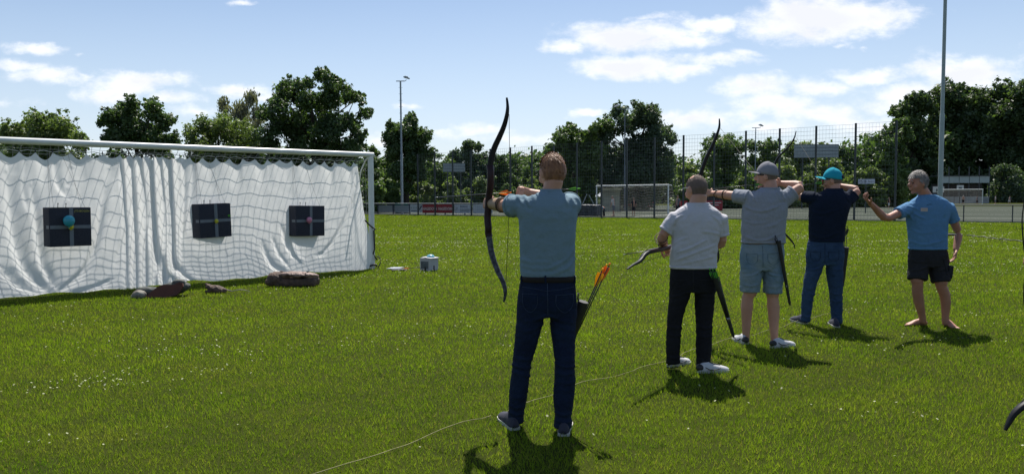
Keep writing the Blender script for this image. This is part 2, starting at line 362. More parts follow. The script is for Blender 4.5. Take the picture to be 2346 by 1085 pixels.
# ---- the shooting line cord
m_cord = mat('natural_cord', (.32, .29, .14), .9, (.2, .2, .08), 25, .5, 300)
def cord(name, pl, rad, m, label, cat, z=.021):
    pp = [G(a, b) for a, b in pl]; q = []
    for i in range(len(pp) - 1):
        ns = max(2, int((pp[i + 1] - pp[i]).length / .08))
        for j in range(ns):
            c = pp[i].lerp(pp[i + 1], j / ns); q.append(Vector((c.x + random.gauss(0, .004), c.y + random.gauss(0, .004), z + .010 * math.sin(len(q) * .7) + .006 * math.sin(len(q) * .23))))
    q.append(pp[-1] + Vector((0, 0, z))); g = Geo().sweep(q, rad, n=6); o = build(name, g, m, org=(q[0].x, q[0].y, 0), smooth=True); return tag(o, label, cat)
cord('ground_cord', [(700, 1100), (765, 1084), (830, 1062), (900, 1036), (960, 1014), (1010, 994), (1060, 976), (1125, 958)], .0026, m_cord, 'pale shooting line cord lying on the grass nearest the camera, left of the jeans man', 'cord')
cord('ground_cord', [(1148, 956), (1205, 932), (1260, 911), (1320, 888), (1400, 866), (1450, 852), (1505, 836), (1560, 818), (1595, 804), (1640, 790), (1690, 777), (1740, 766), (1800, 748), (1850, 733), (1905, 722)], .0026, m_cord, 'pale shooting line cord running on the grass under the archers\' feet', 'cord')
m_dark = mat('bag_and_shadow_black', (.018, .018, .02), .6, (.03, .03, .03), 20)
cord('shadow_cord', [(2215, 541), (2250, 544), (2290, 549), (2346, 555), (2420, 560)], .018, m_dark, 'dark cord standing for a shadow line across the lawn near the right edge', 'shadow_cord', .030)  # dark tube stands in for a shadow line on the grass
c = G(2180, 540); g = Geo().box(c + Vector((0, 0, .05)), (.38, .3, .05), None, .015); g.sweep([c + Vector((-.2, 0, .08)), c + Vector((0, .02, .12)), c + Vector((.2, 0, .08))], .012, n=6)
tag(build('bag', g, m_dark, org=c, smooth='auto'), 'flat black bag lying on the lawn behind the man in blue', 'bag')
# ------------------------------------------------------------------ trees
m_bark = mat('bark', (.075, .060, .045), .95, (.04, .033, .027), 6, .8, 40, stretch=(1, 1, .3))
m_birchbark = mat('birch_bark', (.42, .40, .36), .9, (.10, .09, .08), 9, .5, 40, stretch=(1, 1, .5))
m_leaf = mat('leaves', (1, 1, 1), .5, (1, 1, 1), 1, trans=.42, attr='tone', spec=.5, tcol=(1.1, 1.25, .5))
TONES = {'dark': ((.030, .052, .022), (.060, .095, .030)), 'mid': ((.042, .072, .026), (.085, .125, .036)), 'light': ((.062, .090, .034), (.125, .160, .052)),
         'birch': ((.085, .085, .066), (.15, .145, .115)), 'blue': ((.034, .058, .034), (.065, .092, .050)), 'deep': ((.026, .044, .020), (.062, .092, .032))}
def leafset(C, Rb, n, s, r, tones, shell=.62, droop=0.0, flat=1.0):
    """leaf faces round clump centres C (k,3) with radii Rb (k,)"""
    n = int(n * 1.75); s = s * .76; tones = (np.array(tones[0]) * 1.6, np.array(tones[1]) * 1.6); k = len(C); w = Rb ** 2; idx = r.choice(k, n, p=w / w.sum())
    d = r.normal(size=(n, 3)); d /= np.linalg.norm(d, axis=1)[:, None]
    rad = (shell + (1 - shell) * r.random(n)) * np.where(r.random(n) < .3, r.random(n), 1) * (1 + .18 * r.normal(size=n)); pos = C[idx] + d * (Rb[idx] * rad)[:, None] * np.array([1, 1, flat])
    nrm = d * .9 + r.normal(size=(n, 3)) * .75 + np.array([0, 0, .35]); nrm /= np.linalg.norm(nrm, axis=1)[:, None]
    t = np.cross(nrm, r.normal(size=(n, 3))); t /= np.linalg.norm(t, axis=1)[:, None]; b = np.cross(nrm, t)
    if droop: t = t * (1 - droop) + np.array([0, 0, -1]) * droop; b = np.cross(t, nrm); b /= np.linalg.norm(b, axis=1)[:, None]
    ss = s * r.uniform(.5, 1.5, n)[:, None]; asp = r.uniform(.45, .9, n)[:, None] if not droop else np.full((n, 1), .28); 
    q = np.stack([pos - t * ss, pos - b * ss * asp + nrm * ss * .12, pos + t * ss, pos + b * ss * asp - nrm * ss * .1], 1).reshape(-1, 3)
    lo, hi = np.array(tones[0]), np.array(tones[1]); ct = r.random(k); m = np.clip(ct[idx] * .6 + r.random(n) * .5 + .15 * sn(pos, .8, 9), 0, 1)[:, None]
    c = lo + (hi - lo) * m; return q, np.repeat(c, 4, 0)
def tree(px, top, d, wpx, tone, label, name='tree', n=9000, bottom=.18, s=.17, seed=0, prof=None, lobes=None, k=None, group='trees behind the sports ground', trunk=None, gap=.0, droop=0.0, cat='tree', trunkr=.24):
    r = np.random.default_rng(seed + abs(int(px))); X = P(px, 450, d).x; H = P(px, top, d).z; Wd = wpx / 2 / F * d; zb = H * bottom
    base = Vector((X, d, 0)); C = []; Rb = []; k = k or (34 if lobes else 46); prof = prof or ('round' if lobes else 'dome')
    if lobes:                                    # (px, py, radius px): clumps read off the photograph, given depth of their own
        for (lx, ly, lr) in lobes:
            rr = lr / F * d
            for q in range(5):
                off = r.normal(size=3); off /= np.linalg.norm(off); dd = d + (r.uniform(-1, 1) * Wd * .55); c = P(lx, ly, dd)
                C.append((c.x + off[0] * rr * .5, dd, c.z + off[2] * rr * .5)); Rb.append(rr * r.uniform(.42, .72))
    zz = 0
    for i in range(k * 3):
        if zz >= k: break
        h = r.random() * .93; 
        if prof == 'round': w = math.sqrt(max(0, 1 - (2 * h - .85) ** 2 / 1.35))
        elif prof == 'dome': w = max(.34, math.sqrt(max(0, 1 - h ** 3)))
        elif prof == 'cone': w = (1 - h) ** .8 * (.5 + .5 * min(1, h * 4)) + .08
        else: w = 1 - .25 * h
        a = r.uniform(0, 2 * math.pi); q = r.random() ** .5 * .84; rb = (.17 + .15 * r.random()) * min(Wd, (H - zb) * .6) * (1.2 - .35 * h)
        C.append((X + math.cos(a) * q * w * Wd, d + math.sin(a) * q * w * Wd, zb + h * (H - zb) - rb * .55)); Rb.append(rb); zz += 1
    C = np.array(C); Rb = np.array(Rb)
    V1, K1 = leafset(C, Rb, n, s, r, TONES[tone], droop=droop, flat=1.9 if droop else .85, shell=.15 if droop else .62)
    # twig tips that break the outline
    tips = []; 
    for i in range(len(C)):
        for q in range(4):
            dv = r.normal(size=3); dv[2] = abs(dv[2]) * 1.2; dv /= np.linalg.norm(dv); tips.append(C[i] + dv * Rb[i] * r.uniform(.95, 1.30))
    tips = np.array(tips); V2, K2 = leafset(tips, np.full(len(tips), .30 * float(np.median(Rb))), int(n * .22), s * .8, r, TONES[tone], shell=.2, droop=droop)
    V = np.concatenate([V1, V2]); K = np.concatenate([K1, K2]); V[:, 2] = np.maximum(V[:, 2], .05)
    e = empty(name, base, label, cat, group)
    me = fast_mesh('crown', V, np.arange(len(V)).reshape(-1, 4), 4); set_col(me, K); link_mesh('crown', me, m_leaf, e, smooth=False)
    if trunk is not False:
        g = Geo(); tr_ = trunkr * H / 12; top_ = Vector((X + r.normal() * .3, d, H * .72))
        g.sweep([base - Vector((0, 0, .1)), base + Vector((0, 0, .4)), base.lerp(top_, .3) + Vector((r.normal() * .15, 0, 0)), base.lerp(top_, .65), top_], [tr_ * 1.5, tr_ * 1.1, tr_, tr_ * .6, tr_ * .18], n=8)
        for i in r.choice(len(C), min(len(C), 16), replace=False):
            t0 = base.lerp(top_, r.uniform(.28, .8)); c = Vector(C[i])
            if c.z < t0.z: t0 = base.lerp(top_, max(.12, (c.z - 1) / H * .9))
            g.sweep([t0, t0.lerp(c, .5) + Vector((0, 0, -.25 + r.random() * .3)), c], [tr_ * .38, tr_ * .22, tr_ * .07], n=5)
        build('trunk', g, m_birchbark if tone == 'birch' else m_bark, e, smooth=True)
    return e
# left of the first goal
tree(105, 264, 58, 200, 'light', 'broad low light green tree, leftmost whole crown above the crossbar', n=15000, seed=1, prof='dome', bottom=.05, s=.15, lobes=[(30,300,30),(90,290,34),(140,300,36),(180,325,26),(60,340,40),(120,350,40)])
tree(-30, 270, 60, 190, 'mid', 'light green tree cut by the left edge of the photo', n=9000, seed=2, prof='dome', bottom=.05, s=.15)
tree(318, 222, 56, 200, 'dark', 'round dark green tree left of centre above the crossbar', n=20000, seed=3, prof='round', bottom=.08, s=.14, lobes=[(270,262,28),(300,245,22),(345,255,28),(385,285,26),(255,310,26),(300,305,44),(350,320,44),(395,330,24),(235,280,14)])
tree(508, 254, 62, 190, 'light', 'feathery lighter green tree in front of the birch', n=17000, seed=4, prof='dome', bottom=.03, s=.12, lobes=[(440,300,24),(480,300,34),(590,320,30),(560,340,30),(440,340,34),(470,285,24),(510,275,22),(550,300,30),(460,330,26),(520,340,40)])
tree(552, 222, 78, 105, 'birch', 'wispy grey birch between the feathery tree and the big oak', name='birch_tree', n=9000, seed=5, prof='dome', bottom=.15, s=.26, droop=.75, k=46, lobes=[(515,245,18),(575,232,18),(590,270,20),(545,275,22)], trunkr=.14)
tree(722, 150, 60, 235, 'dark', 'tallest broad oak standing right behind the archery goal', name='oak_tree', n=34000, seed=6, bottom=.16, s=.135, k=22, trunkr=.33,
     lobes=[(740,172,22),(700,190,28),(765,195,24),(660,205,26),(640,235,26),(690,235,36),(740,235,38),(790,215,28),(825,225,22),(835,262,18),(610,262,22),(640,290,34),(690,290,40),(750,290,42),(800,285,30),(825,310,18),(625,330,26),(680,340,36),(745,345,40),(800,340,28),(820,335,20)])
tree(848, 322, 95, 70, 'mid', 'low tree filling the gap right of the big oak', n=5000, seed=7, bottom=.05)
tree(930, 262, 82, 112, 'dark', 'dark tree behind the tall floodlight mast', n=20000, seed=8, bottom=.22, s=.17, trunkr=.36, lobes=[(905,290,20),(940,275,18),(890,315,22),(930,310,30),(970,320,24),(900,350,30),(950,355,34),(985,350,14),(925,385,30),(965,395,24)])
for i, (px, top, w, tn, nn_) in enumerate([(870, 345, 90, 'mid', 6000), (1000, 345, 90, 'mid', 6000), (1045, 332, 60, 'blue', 5000), (1086, 312, 90, 'blue', 10000), (1140, 348, 80, 'dark', 6000), (1190, 352, 90, 'mid', 7000), (1240, 348, 90, 'mid', 6000)]):
    tree(px, top, 98 + i % 3 * 5, w * 1.25, tn, ['tree behind the first fence bays right of the small goalpost', 'tree just right of the dark tree by the mast', 'narrow bluish tree behind the small white board', 'taller bluish tree between board and bow', 'dark low tree directly behind the drawn bow', 'mid green tree right of the drawn bow', 'mid green tree behind the head of the jeans man'][i], n=nn_, seed=20 + i, bottom=.04, s=.2)
tree(1310, 282, 78, 120, 'mid', 'ragged tree left of the tallest centre tree', n=17000, seed=9, bottom=.05, s=.17, lobes=[(1310,298,16),(1290,320,24),(1330,325,24),(1265,345,18),(1360,300,22),(1385,290,20),(1320,370,40),(1370,350,34)])
tree(1458, 234, 80, 180, 'blue', 'tallest tree in the middle behind the far goal', n=34000, seed=10, bottom=.06, s=.16, trunkr=.32,
     lobes=[(1420,258,22),(1465,250,20),(1500,262,22),(1400,290,28),(1450,290,34),(1500,300,34),(1532,320,18),(1385,330,36),(1440,345,44),(1500,350,40),(1535,360,16),(1410,400,50),(1480,400,50),(1525,395,20)])
for i, (px, top, w, tn, nn_, dd) in enumerate([(1580, 372, 80, 'light', 7000, 92), (1665, 302, 125, 'mid', 17000, 90), (1745, 312, 90, 'mid', 11000, 94), (1795, 372, 70, 'light', 7000, 88), (1830, 305, 80, 'light', 8000, 102), (1892, 318, 60, 'light', 5000, 104), (1935, 328, 80, 'dark', 9000, 96), (1885, 352, 90, 'light', 9000, 90), (1985, 378, 70, 'light', 8000, 90), (2025, 345, 60, 'mid', 7000, 92)]):
    tree(px, top, dd, w * 1.3, tn, ['low light tree right of the tallest centre tree', 'loose tree behind the raised bow above the bald man', 'tree left of the thin far mast', 'low grey green willow behind the grey cap', 'pale feathery tree behind the thin second bow', 'thin pale tree rising over the big board', 'dark rounded tree right of the big board', 'low light green tree under the big board', 'low green tree above the small lettered sign', 'green tree at the foot of the great dark trees'][i], n=nn_, seed=40 + i, bottom=.04, s=.19)
T_ = [(2045, 250, 78, 110, 8), (2088, 200, 92, 150, 30000), (2170, 176, 100, 190, 36000), (2262, 172, 96, 190, 36000), (2350, 166, 92, 190, 34000), (2450, 172, 95, 200, 20000)]
T_L = ['', 'dark tree forming the left shoulder of the great dark grove', 'great dark tree behind the near tall pole', 'great dark tree right of the near tall pole', 'great dark tree at the right edge of the photo', 'dark tree beyond the right edge of the grove']
tree(2052, 245, 92, 90, 'mid', 'leafier green tree at the left edge of the great dark grove', n=16000, seed=60, bottom=.04, s=.17, prof='cyl')
for i, (px, top, d, w, n_) in enumerate(T_):
    if i: tree(px, top, d + 46, w, 'deep', T_L[i], n=n_, seed=70 + i, bottom=.03, s=.36, prof='dome', k=80, trunkr=.4)
tree(2300, 372, 126, 90, 'blue', 'small pale-leaved tree in front of the dark grove, near the right edge', n=5000, seed=81, bottom=.1, s=.2)
# bushes along the back
B_ = [(800,420,84,110,'dark'),(880,398,80,90,'mid'),(905,428,76,40,'dark'),(975,412,84,80,'light'),(1035,402,76,80,'light'),(1100,405,80,90,'light'),(1165,418,84,70,'mid'),(1215,400,78,80,'light'),(1270,398,84,90,'mid'),(1335,400,84,90,'dark'),(1590,395,84,90,'mid'),(1650,390,90,90,'mid'),(1720,395,92,90,'light'),(1800,405,96,100,'dark'),(1860,400,96,100,'dark'),(1910,395,92,90,'light'),(1970,400,92,90,'mid'),(2040,400,90,80,'light'),(2095,425,118,50,'mid')]
for i, (px, top, d, w, tn) in enumerate(B_):
    near = ['behind the right end of the archery goal', 'left of the tall floodlight mast', 'dark, at the foot of the floodlight mast', 'right of the tree by the mast', 'bright, under the small white board', 'under the bluish tree', 'behind the hand that grips the bow', 'bright, left of the jeans man\'s head', 'behind the neck of the jeans man', 'dark, left of the far goal', 'right of the far goal', 'behind the raised bow', 'light, at the foot of the thin mast', 'dark, behind the grey cap', 'dark, under the big board', 'light, behind the turquoise cap', 'behind the small lettered sign', 'light, at the foot of the great grove', 'left of the near tall pole'][i]
    tree(px, top, d, w, tn, 'leafy hedge bush ' + near, name='bush', n=5200, seed=100 + i, bottom=.0, s=.16, prof='dome', k=22, trunk=False, group='bushes along the back of the pitch', cat='bush')
for i, (px, top, d, w, tn) in enumerate([(-40,338,66,170,'mid'),(70,332,64,150,'dark'),(180,322,66,130,'mid'),(270,335,62,130,'dark'),(370,335,64,140,'dark'),(470,330,66,140,'mid'),(570,330,64,140,'dark'),(670,338,66,140,'dark'),(770,345,66,130,'dark'),(850,380,72,90,'mid')]):
    tree(px, top, d, w, tn, 'hedge bush seen through the net gap ' + ['beyond the left edge', 'above the left target', 'right of the left target', 'left of the bunched folds', 'behind the bunched folds', 'above the middle target', 'right of the middle target', 'above the right target', 'behind the right part of the crossbar', 'between the goalpost and the tall mast'][i], name='bush', n=5200, seed=140 + i, bottom=.0, s=.17, prof='dome', k=26, trunk=False, group='hedge behind the archery goal', cat='bush')
# the wood beyond
r = np.random.default_rng(5); n = 2600; C = np.stack([r.uniform(-118, 150, n), r.uniform(138, 150, n), np.zeros(n)], 1)
C[:, 2] = r.uniform(0, 1, n) ** .8 * (8.4 + 1.8 * np.sin(C[:, 0] * .11) + np.clip((C[:, 0] - 62) * .28, 0, 10)); V, K = leafset(C, r.uniform(1.2, 2.4, n), 60000, .55, r, TONES['dark']); V[:, 2] = np.maximum(V[:, 2], 0)
me = fast_mesh('far_wood', V, np.arange(len(V)).reshape(-1, 4), 4); set_col(me, K)
tag(link_mesh('far_wood', me, m_leaf, smooth=False), 'distant dark green wood closing the horizon', 'wood', kind='stuff')
# ------------------------------------------------------------------ the goal with the back-stop cloth
def smooth_pl(pl, k=5):
    out_ = []
    for i in range(len(pl) - 1):
        p0 = pl[max(i - 1, 0)]; p1 = pl[i]; p2 = pl[i + 1]; p3 = pl[min(i + 2, len(pl) - 1)]
        for j in range(k):
            t = j / k; out_.append(tuple(.5 * ((2 * b) + (-a + c) * t + (2 * a - 5 * b + 4 * c - d) * t * t + (-a + 3 * b - 3 * c + d) * t ** 3) for a, b, c, d in zip(p0, p1, p2, p3)))
    return out_ + [pl[-1]]
m_white = mat('white_gloss_paint', (.74, .76, .74), .35, (.62, .64, .61), 3, .05, 20)
m_net = mat('white_net_cord', (.26, .27, .25), .9, (.20, .21, .20), 20)
m_rope = mat('off_white_rope', (.62, .60, .54), .9, (.5, .48, .42), 40)
m_black = mat('black_strap', (.012, .012, .014), .55, (.02, .02, .022), 20)
GR = G(853, 615.5); GL0 = P(0, 321, 1.0); 
cL = PL(0, 321, Vector((0, 0, 2.38)), Vector((0, 0, 1))); GD = Vector((cL.x - GR.x, cL.y - GR.y, 0)).normalized()   # from the right post to the left
GN = Vector((GD.y, -GD.x, 0));  
if GN.y > 0: GN = -GN                                              # towards the camera
print('GOAL', GR, GD, GN)
GW = 7.32; GH = 2.38
def GP(s_, z, n_=0.0): return GR + GD * s_ + GN * n_ + Vector((0, 0, z))
goal = empty('football_goal', GR, 'near white football goal at the left with a cloth hung in its mouth', 'football goal')
g = Geo().sweep([GP(0, -.05), GP(0, GH - .0)], .052, .062, up=GD, n=20); build('goalpost', g, m_white, goal, smooth='auto')
g = Geo().sweep([GP(GW, -.05), GP(GW, GH - .0)], .052, .062, up=GD, n=20); build('goalpost', g, m_white, goal, smooth='auto')
g = Geo().sweep([GP(-.058, GH), GP(GW + .058, GH)], .060, .052, n=20); build('crossbar', g, m_white, goal, smooth='auto')
rb = np.random.default_rng(4)
PP = np.array(smooth_pl([(0, GH - .04), (.14, 2.24), (.26, 2.05), (.33, 1.78), (.34, 1.48), (.31, 1.20), (.27, .92), (.23, .66), (.24, .42), (.45, .18), (.9, .06), (1.6, .03)], 8)); PT = np.concatenate([[0], np.cumsum(np.hypot(*np.diff(PP, axis=0).T))]); PT /= PT[-1]; PB, PZ = PP[:, 0], PP[:, 1]
def prof(t):                            # net profile, metres behind the bar and height
    return float(np.interp(t, PT, PB)), float(np.interp(t, PT, PZ))
ns, nt_ = 62, 33; NP = {}
for i in range(ns):
    for j in range(nt_):
        b, z = prof(j / (nt_ - 1)); s_ = GW * i / (ns - 1); sag = .07 * math.sin(s_ * 2.1 + 1) * math.sin(math.pi * j / nt_) + .03 * math.sin(s_ * 5 + j * .3) * math.sin(math.pi * j / nt_)
        NP[i, j] = GP(s_ + rb.normal() * .012 + .08 * math.sin(j * .25 + s_) * (j / nt_), max(.02, z + sag + rb.normal() * .008), -b - .05 - .04 * math.sin(s_ * 1.7) * min(1, j / 6))
g = Geo()
for i in range(ns): g.sweep([NP[i, j] for j in range(nt_)], .0036, n=3)
for j in range(nt_): g.sweep([NP[i, j] for i in range(ns)], .0036, n=3)
for side in (0, GW):                    # side nets
    for j in range(1, nt_ - 4, 1):
        b, z = prof(j / (nt_ - 1)); g.sweep([GP(side + rb.normal() * .01, max(.03, z - .02), -.03), GP(side + rb.normal() * .02, max(.02, z - .06), -b * .5 - .02), GP(side, max(.02, z), -b - .03)], .0036, n=3)
    for b in np.arange(.1, 1.9, .11):
        zt = np.interp(b, [0, .2, .36, .46, .6, .9, 1.6, 2], [GH, 2.2, 1.95, 1.6, .3, .08, .03, .03]); g.sweep([GP(side, .02, -b), GP(side + rb.normal() * .02, zt / 2, -b + .01), GP(side, zt, -b)], .0036, n=3)
build('net', g, m_net, goal)
g = Geo()
for s_ in (0, GW): g.sweep([GP(s_, 2.36, -.02), GP(s_, 2.28, -.20), GP(s_, 2.05, -.40), GP(s_, 1.7, -.50)], .014, n=8); g.sweep([GP(s_, .03, 0), GP(s_, .03, -2.0)], .018, n=8)
g.sweep([GP(0, .03, -2.0), GP(GW, .03, -2.0)], .018, n=8); build('net_bracket', g, m_white, goal, smooth='auto')
def S_of(px, n_=0.0):                   # place along the goal line under a column
    p = PL(px, 480, GP(0, 0, n_), GN); return (p - GP(0, 0, n_)).dot(GD)
def SZ(px, py, n_=0.0):
    p = PL(px, py, GP(0, 0, n_), GN); return (p - GP(0, 0, n_)).dot(GD), p.z
hooks_px = [-120, -85, -40, 4, 48, 85, 124, 166, 200, 238, 277, 297, 316, 336, 357, 376, 394, 414, 436, 464, 495, 526, 556, 585, 612, 640, 668, 693, 721, 743, 768, 792, 815]
hooks = sorted(S_of(p) for p in hooks_px); ZR = 2.235
rope_pts = []
for i, h in enumerate(hooks):
    rope_pts.append(GP(h, ZR - (.012 if i % 3 else 0), .03))
    if i < len(hooks) - 1: rope_pts.append(GP((h + hooks[i + 1]) / 2, ZR + .012, .03))
rope_pts = [GP(.02, ZR + .03, 0)] + rope_pts + [GP(GW, ZR + .02, 0)]
tag(build('hanging_rope', Geo().sweep(rope_pts, .006, n=6), m_rope, org=GP(0, ZR), smooth=True), 'thin pale rope strung below the crossbar carrying the cloth', 'rope')
# -- the cloth
s0, s1 = .27, GW - .12; NS, NT = 560, 170
sg = np.linspace(s0, s1, NS); tg = np.linspace(0, 1, NT) ** 1.12; SS, TT = np.meshgrid(sg, tg)
hk = np.array(hooks); hk = np.concatenate([[hk[0] - .14], hk, [hk[-1] + .16]]); hi = np.clip(np.searchsorted(hk, SS) - 1, 0, len(hk) - 2)
fr = (SS - hk[hi]) / (hk[hi + 1] - hk[hi]); gapw = hk[hi + 1] - hk[hi]
dip = np.sin(np.pi * fr) ** .8 * np.clip(gapw * .45, .03, .10)
amp = np.array([.75, 1.1, .6, 1.25, .9, 1.0, 1.2, .7])[hi % 8]
ztop = ZR - .012 - dip * amp
bp = [(-200, 720), (0, 690), (100, 671), (200, 668), (300, 663), (385, 650), (430, 642), (520, 640), (600, 632), (640, 626), (700, 622), (760, 621), (815, 619), (860, 615)]
bs, bz = zip(*[SZ(*b) for b in bp]); o_ = np.argsort(bs); zbot = np.interp(SS, np.array(bs)[o_], np.clip(np.array(bz)[o_], .015, .12)) + .012 * np.sin(SS * 9)
Z = ztop + (zbot - ztop) * TT
right = np.interp(TT, [0, .2, .45, .7, .88, 1], [.34, .29, .22, .10, .055, .16]); SSx = np.where(SS < 1.2, right + (SS - s0) * (1.2 - right) / (1.2 - s0), SS)
N_ = .05 + 0 * SS
N_ += .035 * np.sin(np.pi * fr) * amp * np.exp(-TT * 7) * np.where(hi % 2, 1, -.6)
N_ += .045 * sn(np.stack([SS * 1.0, TT * .8, 0 * SS], -1).reshape(-1, 3), 1.6, 2).reshape(SS.shape) * (TT * 1.1)
N_ += .007 * sn(np.stack([SS + Z * .18, TT * .12, 0 * SS], -1).reshape(-1, 3), 13, 21).reshape(SS.shape) * np.exp(-TT * 1.3)
N_ += .003 * sn(np.stack([SS + Z * .1, Z * .5, 0 * SS], -1).reshape(-1, 3), 22, 33).reshape(SS.shape)
pa, pb = S_of(415), S_of(272); pm = np.clip(np.minimum(SS - pa, pb - SS) / .12, 0, 1)                 # the bunched pleats
ph = (SS - pa) / .155 + .25 * np.sin(TT * 3); N_ += pm * (.040 * (1 - .45 * TT)) * np.sign(np.sin(2 * np.pi * ph)) * np.abs(np.sin(2 * np.pi * ph)) ** .55
def crease(pl, a, w, asym=2.6):
    global N_
    q = np.array([SZ(*p) for p in pl]); best = np.full(SS.shape, 9.); sd_ = np.zeros(SS.shape); tt_ = np.zeros(SS.shape)
    for i in range(len(q) - 1):
        u = q[i + 1] - q[i]; L = np.linalg.norm(u); t = np.clip(((SSx - q[i, 0]) * u[0] + (Z - q[i, 1]) * u[1]) / L ** 2, 0, 1)
        dx = SSx - q[i, 0] - t * u[0]; dz = Z - q[i, 1] - t * u[1]; dd = np.hypot(dx, dz); k = dd < best; best = np.where(k, dd, best)
        sd_ = np.where(k, np.sign(u[0] * dz - u[1] * dx), sd_); tt_ = np.where(k, (i + t) / (len(q) - 1), tt_)
    ww = np.where(sd_ > 0, w, w * asym); N_ = N_ + .62 * a * np.exp(-(best / ww) ** 2) * np.clip(np.minimum(tt_ + .12, 1.12 - tt_) / .3, .15, 1)
for pl, a, w in [([(15, 400), (22, 500), (35, 575), (62, 630), (105, 666)], .085, .05), ([(72, 430), (82, 530), (92, 600), (118, 650)], .06, .035), ([(5, 620), (40, 655), (100, 672)], .06, .05),
                 ([(248, 392), (228, 470), (218, 550), (190, 615), (130, 668)], .075, .03), ([(262, 420), (240, 500), (226, 570), (200, 615)], -.04, .05), ([(250, 640), (215, 655), (160, 670)], .05, .03),
                 ([(335, 350), (336, 450), (342, 520), (358, 600), (372, 650)], .10, .045), ([(352, 355), (356, 470), (366, 560), (385, 620), (420, 645)], -.06, .03), ([(378, 360), (382, 480), (386, 560), (400, 610), (434, 640)], .09, .03),
                 ([(398, 365), (396, 470), (398, 560), (410, 615), (445, 640)], -.06, .03), ([(416, 372), (418, 450), (414, 540)], .05, .02),
                 ([(598, 560), (606, 590), (622, 612), (650, 626)], .075, .028), ([(640, 520), (650, 560), (668, 590)], .05, .022), ([(662, 535), (672, 575), (690, 600)], -.04, .025), ([(620, 545), (632, 580), (655, 610)], .045, .02),
                 ([(813, 400), (806, 445), (785, 500), (758, 550), (735, 578)], .075, .022), ([(735, 578), (725, 582)], .05, .02), ([(806, 380), (812, 470), (822, 560), (830, 600)], -.035, .05), ([(300, 440), (290, 520), (262, 600)], .03, .03),
                 ([(440, 372), (436, 440), (428, 520)], .04, .03), ([(160, 380), (150, 430)], .035, .03), ([(120, 360), (128, 420), (150, 450)], .035, .03), ([(60, 360), (52, 430), (62, 480)], .03, .03)]:
    crease(smooth_pl(pl), a, w)
N_ += .16 * np.clip(TT - .75, 0, 1) ** 1.3 * (1 + .4 * np.sin(SS * 2.2))
Vc = np.stack([GR.x + GD.x * SSx + GN.x * N_, GR.y + GD.y * SSx + GN.y * N_, Z], -1).reshape(-1, 3)
ii = np.arange(NS * NT).reshape(NT, NS); Fc = np.stack([ii[:-1, :-1], ii[:-1, 1:], ii[1:, 1:], ii[1:, :-1]], -1).reshape(-1, 4)
m_cloth = mat('white_cloth', (.86, .86, .845), .85, (.80, .805, .795), 1.2, .25, 220, trans=.50, spec=.2)
me = fast_mesh('curtain', Vc, Fc, 4)
tag(link_mesh('curtain', me, m_cloth, org=GP(3.5, 0), smooth=True), 'large white cloth hanging in folds across the mouth of the near goal', 'curtain')
g0 = None
for i, h in enumerate(hooks):
    if g0 is None:
        g = Geo().sweep([GP(h, ZR - .045, .045), GP(h, ZR - .01, .05), GP(h, ZR + .022, .035), GP(h, ZR + .006, .015), GP(h, ZR - .03, .03)], .006, n=5)
        g0 = build('hook', g, m_black, org=GP(h, ZR), smooth=True)
        tag(g0, 'small dark hook clipping the cloth to its rope', 'hook', 'hooks along the top of the cloth'); h0 = h
    else:
        c = g0.copy(); COL.objects.link(c); c.location = GP(h, ZR)
# strap wound round the right post
g = Geo().sweep([GP(.20, 1.02, .08), GP(.12, .93, .10), GP(.03, .86, .11), GP(-.04, .84, .08), GP(.0, .8, .085), GP(-.005, .6, .085), GP(-.01, .42, .085), GP(.03, .33, .09), GP(-.02, .24, .09), GP(-.06, .2, .08)], .016, n=8, cap='round')
g.sweep([GP(-.09, .26, .05), GP(-.16, .22, .05), GP(-.17, .12, .05), GP(-.11, .02, .05)], .012, n=8, cap='round'); g.sweep([GP(.10, .07, .06), GP(0, .10, .09), GP(-.07, .07, .06), GP(-.10, .05, 0)], .02, n=8, cap='round')
tag(build('strap', g, m_black, org=GP(0, 0), smooth=True), 'black elastic strap wound round the right post of the near goal', 'strap')

